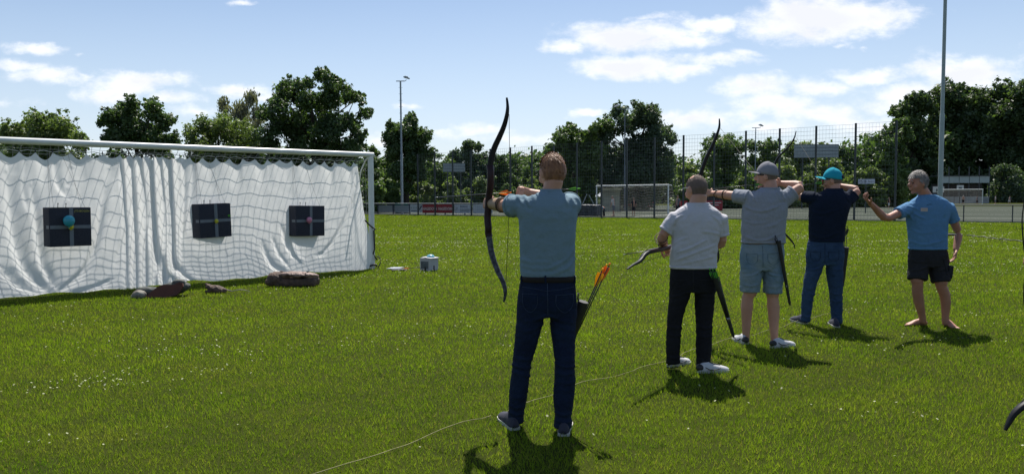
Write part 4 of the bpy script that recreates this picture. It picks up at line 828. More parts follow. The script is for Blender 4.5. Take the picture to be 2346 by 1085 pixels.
# red kiosk
kb = Vector((P(1626, 450, 74).x, 74, 0)); e = empty('kiosk', kb, 'red ticket kiosk with a dark flat roof behind the bald man', 'kiosk'); m_red = mat('red_paint', (.36, .012, .02), .5, (.3, .01, .018), 2)
build('counter', Geo().box(kb + Vector((0, 0, .5)), (2.2, 1.4, 1.0), None, .02), m_red, e); build('window_band', Geo().box(kb + Vector((0, .05, 1.45)), (2.1, 1.2, .9)), mat('dark_opening', (.02, .015, .018), .6), e)
build('roof', Geo().box(kb + Vector((0, -.1, 1.98)), (2.5, 1.8, .14), None, .02), m_post, e); build('roof_edge', Geo().box(kb + Vector((0, -1.01, 2.03)), (2.4, .02, .05)), m_galv, e)
for zz, ww in ((.78, 1.7), (.55, 1.2)): build('text_line', Geo().box(kb + Vector((.1, -.71, zz)), (ww, .01, .07)), m_wt, e)
# shelter in front of the dark grove
sx0, sx1 = P(2150, 450, 122).x, P(2266, 450, 122).x; e = empty('stand_shelter', Vector(((sx0 + sx1) / 2, 122, 0)), 'long glazed shelter with pale front panels before the dark grove', 'shelter')
zt, zb_ = P(2200, 404, 122).z, P(2200, 419, 122).z
for k in range(5):
    w_ = (sx1 - sx0) / 5; build('glass_panel', Geo().box(Vector((sx0 + w_ * (k + .5), 122, (zt + zb_) / 2)), (w_ * .95, .06, zt - zb_)), mat('pale_glass', (.34, .40, .41), .3, (.28, .34, .35), .5), e)
for k in range(6): build('post', Geo().box(Vector((sx0 + (sx1 - sx0) * k / 5, 122.1, zt / 2 + .8)), (.14, .14, zt + 1.6)), m_post, e)
build('back_wall', Geo().box(Vector(((sx0 + sx1) / 2, 124, 1.6)), (sx1 - sx0, .2, 3.2)), mat('dark_boarding', (.035, .033, .035), .8, (.05, .045, .045), 2), e); build('roof', Geo().box(Vector(((sx0 + sx1) / 2, 123, zt + .1)), (sx1 - sx0 + .5, 2.4, .12)), m_post, e)
for (x0, x1, y0, y1, lab) in ((2137, 2163, 427, 441, 'left one of two small white boards above the distant goal'), (2192, 2208, 424, 434, 'right one of two small white boards above the distant goal')):
    a, b = P(x0, y1, 118), P(x1, y0, 118); c = (a + b) / 2; e = empty('backboard', Vector((c.x, 118, 0)), lab, 'board'); build('panel', Geo().box(c, (b.x - a.x, .06, b.z - a.z)), m_wt, e); build('frame', Geo().box(c + Vector((0, -.035, -.1)), ((b.x - a.x) * .45, .02, (b.z - a.z) * .45)), m_bback, e); build('support_post', Geo().box(Vector((c.x, 118.1, c.z / 2)), (.12, .1, c.z)), m_post, e)
a, b = P(2160, 455, 119).x, P(2266, 455, 119).x; e = empty('white_barrier', Vector(((a + b) / 2, 119, 0)), 'low white board wall behind the distant goal', 'barrier')
for k in range(4): build('panel', Geo().box(Vector((a + (b - a) * (k + .5) / 4, 119, .55)), ((b - a) / 4 * .96, .06, 1.1)), mat('dull_white_board', (.30, .31, .32), .7, (.22, .23, .24), 1), e)
# ------------------------------------------------------------------ people
m_skin = mat('skin', (.50, .27, .185), .55, (.44, .22, .15), 9, .15, 90, sub=.06); m_skin2 = mat('tanned_skin', (.42, .20, .135), .55, (.34, .155, .10), 9, .15, 90, sub=.06)
def fabric(name, col, col2=None, bump=.75, sc=5, bsc=18, rough=.9, sheen=0, trans=0): return mat(name, col, rough, col2, sc, bump, bsc, spec=.15, bdist=.02, detail=6, trans=trans)
m_polo = fabric('blue_grey_polo', (.178, .255, .305), (.158, .232, .28)); m_lgrey = fabric('light_grey_shirt', (.54, .525, .55), (.49, .48, .505)); m_mgrey = fabric('heather_grey_shirt', (.27, .29, .33), (.245, .265, .305), sc=60)
m_navy = fabric('navy_shirt', (.010, .017, .036), (.008, .014, .030)); m_blue = fabric('sky_blue_shirt', (.105, .235, .40), (.095, .21, .365))
m_jean = fabric('dark_denim', (.007, .012, .030), (.011, .020, .046), sc=9, bsc=30); m_jean2 = fabric('mid_denim', (.022, .046, .10), (.036, .068, .13), sc=7, bsc=25); m_jean3 = fabric('washed_denim', (.115, .195, .27), (.22, .275, .30), sc=6, bsc=25)
m_blk = fabric('black_trousers', (.012, .012, .015), (.017, .017, .021)); m_cargo = fabric('charcoal_shorts', (.022, .022, .026), (.030, .030, .034))
m_hairg = mat('ginger_brown_hair', (.36, .16, .065), .45, (.20, .085, .036), 60, .6, 200, stretch=(1, 1, .2)); m_hairb = mat('cropped_brown_hair', (.13, .090, .070), .8, (.17, .12, .095), 60, .5, 250); m_hairgr = mat('grey_hair', (.34, .31, .28), .5, (.19, .17, .15), 50, .6, 200, stretch=(1, 1, .3))
m_capg = fabric('grey_cap_cloth', (.26, .26, .285), (.22, .22, .245), bump=.2); m_capb = fabric('turquoise_cap_cloth', (.02, .34, .44), (.018, .30, .40), bump=.15); m_patch = mat('brown_patch', (.06, .02, .015), .7)
m_belt = mat('dark_leather', (.010, .008, .008), .6, (.016, .011, .010), 20, spec=.2); m_strapb = mat('brown_leather_strap', (.055, .022, .014), .5); m_guard = mat('tan_leather', (.33, .22, .13), .6, (.28, .18, .10), 12)
m_shoeD = mat('dark_canvas_shoe', (.022, .024, .04), .8, (.03, .03, .05), 20); m_shoeW = mat('white_shoe', (.60, .60, .60), .6, (.48, .48, .49), 12); m_sole = mat('white_rubber', (.62, .60, .56), .6, (.45, .43, .4), 10); m_eye = mat('eye_dark', (.02, .015, .012), .2); m_frame = mat('spectacle_frame', (.02, .02, .02), .3)
UPV = Vector((0, 0, 1))
def head_fn(r):
    def fn(d, v):
        x, y, z = v
        if d.z < 0:
            k = abs(d.z); x *= 1 - .30 * k ** 1.3
            if d.y < 0: y *= 1 - .42 * k
            else: y *= 1 + .42 * k * k
        if d.y > .55: y = y * (1 - .06 * (d.y - .55) / .45)
        if d.y < 0 and d.z > 0: y *= 1.04
        return Vector((x, y, z))
    return fn
def head_geo(g, c, M, s=1.0):
    r = (.076 * s, .098 * s, .116 * s); g.ell(c, r, M, 28, 20, head_fn(r))
    q = lambda x, y, z: c + M @ Vector((x * s, y * s, z * s))
    g.ell(q(0, .106, -.014), (.013 * s, .021 * s, .024 * s), M @ Matrix.Rotation(R(-18), 3, 'X'))      # nose
    g.sweep([q(0, .088, .022), q(0, .104, -.004), q(0, .112, -.022)], [.007 * s, .009 * s, .012 * s], n=8, up=M @ Vector((1, 0, 0)), cap='round')
    g.ell(q(0, .073, -.098), (.024 * s, .020 * s, .016 * s), M); g.ell(q(0, .092, -.052), (.023 * s, .010 * s, .007 * s), M); g.ell(q(0, .089, -.067), (.020 * s, .010 * s, .007 * s), M)
    g.ell(q(0, .077, .034), (.050 * s, .018 * s, .016 * s), M)
    for sd_ in (-1, 1):
        g.ell(q(sd_ * .036, .066, -.036), (.028 * s, .024 * s, .030 * s), M); g.ell(q(sd_ * .078, -.004, -.010), (.009 * s, .019 * s, .032 * s), M @ Matrix.Rotation(R(sd_ * -18), 3, 'Z') @ Matrix.Rotation(R(-10), 3, 'X'), 12, 10)
        
def hand(g, W, d, pn, th, curl=.5, s=1.0, spread=.0, curls=None, thumb=.5):
    """palm from the wrist W along d, palm faces pn, thumb leaves on the side th"""
    d = d.normalized(); pn = (pn - d * pn.dot(d)).normalized(); t = d.cross(pn)
    if t.dot(th) < 0: t = -t
    g.sweep([W, W + d * .03 * s, W + d * .065 * s, W + d * .092 * s], [.027 * s, .034 * s, .041 * s, .039 * s], [.021 * s, .017 * s, .015 * s, .012 * s], up=pn, n=14, cap='round')
    Ls = [.072, .082, .077, .062]
    for k in range(4):
        a = (.030 - .020 * k); b0 = W + d * (.090 - .004 * abs(k - 1)) * s + t * a * s; dd = (d + t * spread * (1.2 - k * .8)).normalized(); c = curls[k] if curls else curl * (1 + .08 * k); p = b0; pts = [b0 - dd * .012 * s]; ang = 0
        for j, f in enumerate((.45, .31, .24)):
            pts.append(p.copy()); ang += c * (1.25, 1.5, 1.0)[j] * (1 if j else .9); v = dd * math.cos(ang) + pn * math.sin(ang); p = p + v * Ls[k] * f * s
        pts.append(p); g.sweep(pts, [.0095 * s, .0095 * s, .0088 * s, .0080 * s, .0066 * s][:len(pts)], up=t, n=8, cap='round')
    tb = W + d * .026 * s + t * .026 * s; v1 = (d * .62 + t * .62 + pn * (.2 + .4 * thumb)).normalized(); v2 = (d * .85 + t * (.35 - .5 * thumb) + pn * (.25 + .7 * thumb)).normalized()
    g.sweep([tb - v1 * .012 * s, tb + v1 * .035 * s, tb + v1 * .04 * s + v2 * .025 * s, tb + v1 * .042 * s + v2 * .045 * s], [.014 * s, .012 * s, .0105 * s, .0085 * s], up=pn, n=8, cap='round')
def shoe(e, heel, dr, mU, mS, s=1.0, name='shoe', stripe=None, tilt=0, hi=1.0):
    dr = Vector((dr[0], dr[1], 0)).normalized(); sd_ = Vector((-dr.y, dr.x, 0)); st = [(-.012, .020, .035), (.0, .033, .062), (.05, .037, .085), (.09, .036, .088), (.13, .040, .068), (.18, .046, .055), (.225, .046, .045), (.262, .036, .034), (.282, .016, .022)]
    vs = []; n = 16; g = Geo()
    for (u, w, h) in st:
        for k in range(n):
            q = 2 * math.pi * k / n; cx_, cz = math.cos(q), math.sin(q); z = (max(cz, -.25) + .25) / 1.25 * h * hi * s
            wk = w * s * (1 - .35 * max(cz, 0) ** 2); vs.append(heel + dr * u * s + sd_ * wk * math.copysign(abs(cx_) ** .8, cx_) + UPV * (.014 * s + z))
    fs = [(i * n + k, i * n + (k + 1) % n, (i + 1) * n + (k + 1) % n, (i + 1) * n + k) for i in range(len(st) - 1) for k in range(n)] + [tuple(range(n)), tuple((len(st) - 1) * n + k for k in range(n))]
    g.add(vs, fs); o = build(name, g, mU, e, smooth=True)
    ol = [(u, w + .004) for u, w, h in st]; poly = [heel + dr * u * s + sd_ * w * s for u, w in ol] + [heel + dr * u * s - sd_ * w * s for u, w in ol[::-1]]
    build('sole', Geo().prism([p + UPV * .009 * s for p in poly], UPV, .022 * s), mS, o)
    if stripe:
        g = Geo()
        for q in (-1, 1):
            pts = [heel + dr * u * s + sd_ * q * w * s + UPV * z * s for u, w, z in ((.05, .0385, .055), (.09, .040, .032), (.13, .043, .030), (.19, .047, .045))]; g.sweep(pts, [.004, .008, .008, .003], .0035, up=UPV, n=6)
        build('side_stripe', g, stripe, o, smooth=True); build('heel_counter', Geo().ell(heel + dr * .012 * s + UPV * .045 * s, (.040 * s, .038 * s, .036 * s)), stripe, o, smooth=True)
        build('laces', Geo().sweep([heel + dr * .09 * s + UPV * .098 * s, heel + dr * .15 * s + UPV * .074 * s, heel + dr * .2 * s + UPV * .064 * s], [.012, .014, .01], .006, up=UPV, n=6), stripe if stripe != m_fblack else m_fblack, o, smooth=True)
    return o
def foot_geo(g, ankle, heel, dr, s=1.0):
    dr = Vector((dr[0], dr[1], 0)).normalized(); sd_ = Vector((-dr.y, dr.x, 0))
    g.sweep([heel + UPV * .03, heel + dr * .06 + UPV * .045, heel + dr * .12 + UPV * .036, heel + dr * .18 + UPV * .022, heel + dr * .205 + UPV * .018], [.028, .032, .036, .043, .040], [.028, .042, .034, .020, .015], up=UPV, n=12, cap='round')
    g.sweep([ankle, heel + dr * .03 + UPV * .06], [.034, .032], n=10, cap='round')
    for k in range(5):
        a = (.032 - .016 * k); L = (.055, .045, .04, .034, .028)[k]; b = heel + dr * (.20 - .006 * k) + sd_ * a + UPV * .014; g.sweep([b, b + dr * L * .6, b + dr * L - UPV * .003], (.012, .009, .008, .008, .007)[k], n=8, cap='round')
def hair_geo(c, M, s, line, thick=1.07, strands=0, seed=3, length=.03, lift=.25, top=0.0, down=.9):
    g = Geo(); r = (.076 * s * thick, .098 * s * thick, .116 * s * thick); base = head_fn(r)
    def fn(d, v):
        w = base(d, v); zl = line(d)
        if d.z < zl: return w * .88
        w = w * (1 + .012 * math.sin(d.x * 23 + d.z * 9) * math.sin(d.y * 19 + 2)); w.z += top * max(0, d.z) * s; return w
    g.ell(c, r, M, 56, 40, fn)
    if strands:
        rr_ = np.random.default_rng(seed)
        for i in range(strands):
            d = Vector(rr_.normal(size=3)).normalized()
            if d.z < line(d) + .02: continue
            p = fn(d, Vector((d.x * r[0], d.y * r[1], d.z * r[2]))); tg_ = Vector((d.x * .4, -.55 if d.z > .3 else -.1, -down)) + Vector(rr_.normal(size=3)) * .13; tg_ = tg_ - d * tg_.dot(d); 
            if tg_.length < .1: continue
            tg_ = tg_.normalized(); tp = (p * 1.0 + tg_ * length * rr_.uniform(.5, 1.3) + d * length * lift * rr_.random()); sd_ = d.cross(tg_) * .0022 * rr_.uniform(.6, 1.6); q0 = p * .985
            a, b_, t_ = [c + M @ x for x in (q0 - sd_, q0 + sd_, tp)]; o_ = len(g.v); g.v += [tuple(a), tuple(b_), tuple(t_)]; g.f.append((o_, o_ + 1, o_ + 2))
    return g
def cap_geo(e, c, M, s, m, brim_m=None, pitch=0, brim=.075, flat=False, dirn=1):
    g = Geo(); r = (.087 * s, .108 * s, .120 * s)
    def fn(d, v): 
        if d.z < .02: return Vector((v.x * .99, v.y * .99, -.004 * s))
        return Vector((v.x, v.y, v.z * (1 + (.06 if d.y > 0 else 0))))
    Mc = M @ Matrix.Rotation(R(pitch), 3, 'X'); cc_ = c + M @ Vector((0, -.004 * s, .022 * s)); g.ell(cc_, r, Mc, 36, 24, fn); g.ell(cc_ + Mc @ Vector((0, 0, .122 * s)), (.008, .008, .005), Mc)
    o = build('cap', g, m, e, smooth=True)
    vs = []; n = 15; g = Geo()
    for lay in (0, 1):
        for ring in (0, 1):
            for k in range(n):
                a = math.pi * (k / (n - 1) * .80 + .10); x, y = math.cos(a), math.sin(a); ext = (brim * s * (math.sin(a) ** .6) if ring else -.004)
                vs.append(cc_ + Mc @ Vector((x * r[0] * (1.0), y * r[1] * .98 + ext, .006 - lay * .004 - (.010 * (1 - math.sin(a)) + (0 if flat else .018) * x * x) - ring * .006)))
    f = []
    for k in range(n - 1):
        f += [(k, k + 1, n + k + 1, n + k), (2 * n + k, 3 * n + k, 3 * n + k + 1, 2 * n + k + 1), (n + k, n + k + 1, 3 * n + k + 1, 3 * n + k), (k, 2 * n + k, 2 * n + k + 1, k + 1)]
    g.add(vs, f); build('brim', g, brim_m or m, o, smooth=True); return o, cc_, Mc, r
FI = np.array(CM.inverted())
def wrinkle(a=.004, k=14, sd_=1, ridge=.5, az=1.0, folds=()):
    """soft cloth wrinkles plus folds laid along polylines read off the photograph (px), amplitude in metres, half width in px"""
    k = k * 3.6
    def f(co, no):
        q = co * np.array([1, 1, az]); ex = 0
        if folds:
            c4 = co @ FI[:3, :3].T + FI[:3, 3]; X = 1173 + F * c4[:, 0] / -c4[:, 2]; Y = 542.5 - F * c4[:, 1] / -c4[:, 2]; ex = np.zeros(len(co))
            for (pl, am, w) in folds:
                pl = np.array(smooth_pl(pl, 4)); best = np.full(len(co), 1e3); L = len(pl) - 1; tt = np.zeros(len(co))
                for i in range(L):
                    u = pl[i + 1] - pl[i]; t = np.clip(((X - pl[i, 0]) * u[0] + (Y - pl[i, 1]) * u[1]) / (u @ u), 0, 1); d = np.hypot(X - pl[i, 0] - t * u[0], Y - pl[i, 1] - t * u[1]); m_ = d < best; best = np.where(m_, d, best); tt = np.where(m_, (i + t) / L, tt)
                am = am * 1.35; ex = ex + am * np.exp(-(best / w) ** 2) * np.clip(np.minimum(tt + .15, 1.15 - tt) / .35, 0, 1) - am * .5 * np.exp(-(best / (w * 2.2)) ** 2)
        return base_(q) + ex
    def base_(q):
         n1_ = sn(q, k, sd_); n2_ = sn(q, k * 2.3, sd_ + 50); rg = 1 - np.abs(sn(q + .3, k * .6, sd_ + 9)) * 2.2; return a * .8 * (n1_ + .45 * n2_ + ridge * np.clip(rg, -1, 1))
    return f
def human(sp):
    D = sp['D']; sc = D / F; J = lambda x, y, dd=0.0: P(x, y, D + dd)
    base = Vector((J(sp['x'], 700).x, D, 0)); e = empty('person', base, sp['label'], 'person', None); vx = sp.get('vox', .006)
    skin = sp.get('skin', m_skin); B = Geo(); yaw = sp.get('byaw', 0)
    def rows(g, L, shrink=0.0, e_=2.4):
        out_ = []
        for (py, xl, xr, dp, *dc) in L:
            c = J((xl + xr) / 2, py, dc[0] if dc else 0); out_.append((c, max(.02, (xr - xl) / 2 * sc - shrink), max(.02, dp - shrink)))
        out_.sort(key=lambda t: t[0].z); g.rings(out_, 32, e_)
    # head and neck
    hx, hy, hd = sp['head']; s = sp.get('hs', 1.0); hc = J(hx, hy, hd); M = Matrix.Rotation(R(sp['yaw']), 3, 'Z') @ Matrix.Rotation(R(sp.get('pitch', 0)), 3, 'X') @ Matrix.Rotation(R(sp.get('roll', 0)), 3, 'Y')
    head_geo(B, hc, M, s); n0 = J(*sp['neck'][0]); nr = sp.get('nr', .058)
    B.sweep([n0 - UPV * .04, n0, hc + M @ Vector((0, -.025, -.055)) * s, hc + M @ Vector((0, -.02, .0)) * s], [nr * 1.25, nr, nr * .95, nr * .7], n=16, cap='round')
    rows(B, sp['torso'][:-1], .016); rows(B, [h for h in sp['hips'] if h[0] < max(q[0] for q in sp['hips']) - 8], .022)
    # arms
    S = Geo(); rows(S, sp['torso'], 0, sp.get('te', 2.5))
    for A in sp['arms']:
        a, b, c = [J(*p) for p in A['pts']]; r0, r1, r2 = A.get('r', (.052, .044, .029)); m1 = a.lerp(b, .5); m2 = b.lerp(c, .35); r1 = r1 * .97
        if A.get('soft', True): bq = b
        B.sweep([a, m1, b.lerp(a, .12), b.lerp(c, .12), m2, b.lerp(c, .75), c], [r0, r0 * .96, r1 * 1.0, r1 * 1.0, r1 * .97, r2 * 1.18, r2], [r0, r0 * .96, r1, r1, r1, r2 * 1.05, r2 * .85], up=A.get('up', (0, 0, 1)), n=16, cap='round')
        H = A['hand']
        if H: hand(B, c, J(*H['to']) - c, Vector(H['pn']), Vector(H['th']), H.get('curl', .6), s * H.get('s', 1.0), H.get('spread', 0), H.get('curls'), H.get('thumb', .5))
        f = A['sleeve']; ss_ = A.get('sr', (.085, .078, .070)); end = a.lerp(b, f) if f <= 1 else b.lerp(c, f - 1); inn = A.get('inn'); p0 = J(*inn) if inn else a
        cen_ = J(sp['neck'][0][0], sp['torso'][-5][0] + 22, 0); p0 = a.lerp(cen_, .45); S.sweep([p0, a.lerp(p0, .4), a.lerp(end, .12), a.lerp(end, .55), end], [ss_[0] * .9, ss_[0] * 1.04, ss_[0] * 1.02, ss_[1], ss_[2]], [ss_[0] * .9, ss_[0] * 1.0, ss_[0], ss_[1], ss_[2]], up=A.get('up', (0, 0, 1)), n=20)
    # legs
    T = Geo(); rows(T, sp['hips'], 0, 2.3); feet = []
    for Lg in sp['legs']:
        pts = [J(p[0], p[1], p[2]) for p in Lg['pts']]; rr_ = [p[3] for p in Lg['pts']]; nb_ = len(pts) if 'calf' in Lg else len(pts) - 1; B.sweep(pts[:nb_], [max(.033, q * Lg.get('k', .82)) for q in rr_][:nb_], n=16, cap='round', up=(0, 1, 0)); cl = Lg.get('cloth', len(pts))
        T.sweep(pts[:cl], rr_[:cl], [q * 1.08 for q in rr_[:cl]], n=24, up=(0, 1, 0), cap='round' if cl == len(pts) and False else 'flat')
        if 'calf' in Lg:
            cp_ = [J(p[0], p[1], p[2]) for p in Lg['calf']]; B.sweep([pts[cl - 1]] + cp_, [Lg['calf'][0][3] * 1.1] + [p[3] for p in Lg['calf']], n=16, cap='round', up=(0, 1, 0))
        hl = Lg['heel']; hp = G(hl[0], hl[1])
        if Lg.get('bare'): foot_geo(B, cp_[-1], hp, Lg['dir'])
        else: feet.append((hp, Lg['dir']))
    fuse('body', B, skin, e, vx, 2)
    so = fuse(sp['top_name'], S, sp['top'], e, sp.get('svox', .009), 3, sp.get('sdisp', wrinkle(.0035, 13, int(sp['x']), .5, .6)))
    to = fuse(sp['leg_name'], T, sp['bottom'], e, .009, 3, sp.get('tdisp', wrinkle(.0035, 17, int(sp['x']) + 3, .6, 1.6)))
    L_ = sorted(sp['torso'], key=lambda t: t[0]); rg = lambda t, k: (J((t[1] + t[2]) / 2, t[0], 0), (t[2] - t[1]) / 2 * sc + k, t[3] + k)
    if sp['top_name'] == 'shirt':
        t0 = L_[0]; c, aa, bb = rg(t0, .002); build('collar', Geo().rings([(c - UPV * .010, aa - .001, bb - .001), (c - UPV * .003, aa + .001, bb + .001), (c + UPV * .003, aa - .004, bb - .004)], 32, 2.4), sp['top'], e, smooth=True)
    t0 = L_[-1]; c, aa, bb = rg(t0, .002)
    if sp['top_name'] == 'shirt': build('hem', Geo().rings([(c + UPV * .002, aa + .001, bb + .001), (c + UPV * .010, aa + .0045, bb + .0045), (c + UPV * .020, aa + .0045, bb + .0045), (c + UPV * .026, aa + .000, bb + .000)], 40, sp.get('te', 2.5)), sp['top'], e, smooth=True)
    for A in sp['arms']:
        a, b, c_ = [J(*p) for p in A['pts']]; f = A['sleeve']; end = a.lerp(b, f); ax = (b - a).normalized(); rr0 = A['sr'][2]; build('sleeve_hem', Geo().sweep([end - ax * .020, end - ax * .014, end - ax * .002, end + ax * .003], [rr0 + .001, rr0 + .0045, rr0 + .005, rr0 + .001], up=A.get('up', (0, 0, 1)), n=24), sp['top'], e, smooth=True)
    for hp, dr in feet: shoe(e, hp, dr, *sp['shoes'], stripe=sp.get('stripe'), s=sp.get('fs', 1.0))
    return e, hc, M, s, J, so, to
def bands(e, J, specs, m, name='arm_guard'):
    """straps round a limb: (centre px,py,dd), axis to (px,py,dd), radius, tilt"""
    g = Geo()
    for (c, t, r_, w, tl) in specs:
        c, t = J(*c), J(*t); ax = (t - c).normalized(); u = ax.cross(Vector((.2, .3, 1))).normalized(); v = ax.cross(u); pts = [c + (u * math.cos(q) + v * math.sin(q)) * r_ + ax * tl * math.cos(q + 1) for q in np.linspace(0, 2 * math.pi, 17)]; g.sweep(pts, w, w * .7, n=6)
    return build(name, g, m, e, smooth=True)
m_bowblack = mat('black_bow_limb', (.010, .010, .012), .5, (.02, .02, .022), 8, spec=.22); m_riser = mat('dark_wood_riser', (.028, .009, .013), .4, (.014, .006, .008), 14, .1, 30, stretch=(3, 3, .5), spec=.25); m_bowmark = mat('pale_limb_print', (.016, .017, .021), .45, (.10, .105, .12), 45, detail=3, spec=.3); m_bstr = mat('bow_string', (.03, .03, .03), .7); m_clear = mat('grey_glass_limb', (.06, .06, .065), .3, (.09, .09, .095), 10)
def bow(label, p0, u, upper, riser, lower, nock, wid=.020, s_up=None, s_lo=None, mark=False, fpts=None, mr=None, string_pts=None, strw=.0017):
    n = Vector((-u[1], u[0], 0)).normalized() if fpts is None else None
    pt = (lambda x, y: PL(x, y, p0, n)) if fpts is None else fpts; D0 = p0.y; sc = D0 / F; nn_ = n if n is not None else Vector((-u[1], u[0], .15)).normalized()
    e = empty('recurve_bow', Vector(pt(riser[len(riser) // 2][0], riser[len(riser) // 2][1])), label, 'bow')
    def strip(name, L, m, wk=1.0, taper=False):
        L2 = smooth_pl([(a, b, c) for a, b, c in L], 4); pts = [pt(a, b) for a, b, c in L2]; th = [max(.0025, c * sc) for a, b, c in L2]; ws = [wid * wk * (1 if not taper else max(.25, 1 - .75 * (i / len(L2)) ** 2)) for i in range(len(L2))]
        return build(name, Geo().sweep(pts, ws, th, up=(pts[1] - pts[0]).cross(nn_), n=14, sq=.7, cap='flat'), m, e, smooth='auto')
    strip('riser', riser, mr or m_riser, 1.15); strip('limb', upper, m_bowblack, 1.0, True); lo = strip('limb', lower, m_bowmark if mark else m_bowblack, 1.0, True)
    if mark:
        L2 = smooth_pl([(a, b, c) for a, b, c in lower], 4); L2 = L2[3:int(len(L2) * .58)]; o = Vector((0, 0, 0)); toc = (EYE - pt(L2[0][0], L2[0][1])).normalized(); s_n = nn_ if nn_.dot(toc) > 0 else -nn_
        g = Geo(); rr_ = random.Random(5)
        for i in range(len(L2) - 1):
            for q in range(3):
                c = pt(L2[i][0] * (1 - q / 3) + L2[i + 1][0] * q / 3, L2[i][1] * (1 - q / 3) + L2[i + 1][1] * q / 3) + s_n * (wid + .0012); a = rr_.uniform(-.8, .8); d_ = Vector((u[0] * math.cos(a), u[1] * math.cos(a), math.sin(a) * 1.2)) * rr_.uniform(.002, .0055); g.sweep([c - d_, c + d_], .0011, .0006, n=4)
        build('limb_print', g, mat('pale_print', (.30, .30, .33), .5), lo)
    if string_pts: sp_ = string_pts
    else: sp_ = [pt(*s_up), nock, pt(*s_lo)]
    build('string', Geo().sweep(sp_, strw, n=6), m_bstr, e, smooth=True); return e
def quiver(label, top, bot, r0, r1, m=m_black, flat=.7):
    e = empty('quiver', bot, label, 'quiver'); build('tube', Geo().sweep([top, top.lerp(bot, .5), bot.lerp(top, .04), bot], [r0, (r0 + r1) / 2, r1, r1 * .5], [r0 * flat, (r0 + r1) / 2 * flat, r1 * flat, r1 * .4], n=14, up=(0, 1, 0)), m, e, smooth='auto')
    build('belt_clip', Geo().sweep([top + Vector((-.02, 0, -.02)), top + Vector((-.035, 0, .02)), top + Vector((-.03, .01, .055))], .007, n=6), m, e, smooth=True); return e

# ---- 1: man in the blue-grey polo, nearest
D1 = G(1235, 978).y
e, hc, M, s, J, so, to = human(dict(x=1250, D=D1, label='man in blue-grey polo shirt and dark jeans drawing a bow, nearest to the camera', head=(1266, 394, .02), yaw=22, pitch=-4, hs=1.04, neck=[(1262, 440, 0)], nr=.060,
    torso=[(633, 1193, 1317, .105), (615, 1192, 1318, .11), (590, 1191, 1319, .11), (560, 1190, 1319, .112), (530, 1189, 1320, .118), (500, 1187, 1322, .122), (484, 1182, 1324, .122), (468, 1180, 1325, .112), (458, 1187, 1319, .10), (451, 1203, 1308, .088), (445, 1224, 1297, .074), (438, 1238, 1287, .068)],
    hips=[(725, 1184, 1323, .10), (700, 1184, 1323, .118), (675, 1186, 1321, .122), (650, 1190, 1319, .112), (630, 1195, 1316, .102)],
    arms=[dict(pts=[(1194, 471, .01), (1156, 471, .13), (1128, 467, .30)], sleeve=.62, sr=(.074, .074, .072), hand=dict(to=(1112, 465, .37), pn=(.35, .3, -.1), th=(.1, .1, 1), curl=1.0, s=1.0, thumb=.9), r=(.050, .043, .031)),
          dict(pts=[(1304, 472, .0), (1304, 464, .27), (1212, 441, .27)], sleeve=.6, sr=(.078, .078, .076), hand=dict(to=(1180, 439, .20), pn=(0, -1, -.2), th=(0, .4, -1), curl=.95, thumb=.6), r=(.050, .046, .033))],
    legs=[dict(pts=[(1217, 700, 0, .092), (1214, 735, 0, .088), (1204, 790, .0, .072), (1197, 822, -.0, .064), (1191, 868, .0, .061), (1186, 912, .0, .061), (1182, 947, .01, .053), (1181, 966, .01, .056)], heel=(1179, 984), dir=(-.30, .95)),
          dict(pts=[(1290, 700, 0, .090), (1290, 740, 0, .086), (1292, 790, -.02, .072), (1294, 822, -.05, .067), (1294, 868, -.06, .070), (1291, 912, -.08, .067), (1290, 950, -.10, .056), (1290, 978, -.10, .059)], heel=(1291, 998), dir=(.12, .95))],
    top_name='polo_shirt', top=m_polo, leg_name='jeans', bottom=m_jean, shoes=(m_shoeD, m_sole), sdisp=wrinkle(.0024, 7, 12, .35, .6, [([(1183, 446), (1190, 455), (1198, 470)], .009, 3.5), ([(1200, 445), (1206, 458), (1214, 474)], .010, 3.5), ([(1218, 446), (1224, 456), (1224, 466)], .007, 3), ([(1288, 446), (1294, 456), (1302, 470)], .009, 3.5), ([(1306, 450), (1312, 460), (1316, 474)], .008, 3.5),
        ([(1190, 592), (1220, 600), (1262, 598)], .005, 4), ([(1317, 560), (1300, 592), (1255, 616)], .007, 4), ([(1318, 590), (1302, 612), (1270, 626)], .006, 4), ([(1162, 480), (1172, 492), (1186, 512)], .009, 4), ([(1194, 614), (1230, 622), (1280, 620)], -.005, 4), ([(1322, 490), (1312, 520), (1306, 560)], .006, 5), ([(1190, 520), (1200, 545), (1205, 580)], .004, 5), ([(1214, 490), (1240, 500), (1280, 498)], .003, 6)]),
    tdisp=wrinkle(.0026, 10, 3, .7, 1.8, [([(1170, 832), (1198, 842), (1226, 840)], .008, 3.5), ([(1172, 850), (1198, 858), (1224, 862)], .008, 3.5), ([(1182, 818), (1205, 824), (1232, 820)], .006, 3.5), ([(1270, 830), (1294, 840), (1320, 838)], .008, 3.5), ([(1270, 850), (1294, 858), (1318, 852)], .008, 3.5), ([(1272, 872), (1300, 878), (1318, 872)], .006, 3.5),
        ([(1164, 926), (1182, 934), (1204, 930)], .008, 3.5), ([(1164, 942), (1184, 950), (1203, 946)], .008, 3.5), ([(1270, 942), (1290, 950), (1314, 946)], .008, 3.5), ([(1270, 960), (1290, 966), (1314, 962)], .008, 3.5), ([(1254, 722), (1230, 732), (1196, 736)], .007, 4), ([(1258, 722), (1285, 734), (1316, 738)], .007, 4), ([(1250, 735), (1226, 752), (1200, 762)], .005, 4), ([(1262, 738), (1290, 752), (1314, 758)], .005, 4), ([(1168, 905), (1190, 912), (1208, 908)], .005, 3.5)])))
build('collar', Geo().sweep([J(1262, 447, .0), J(1262, 438, .0), J(1262, 433, .0)], [.078, .071, .068], [.068, .066, .066], up=(0, 1, 0), n=24), m_polo, e, smooth=True)
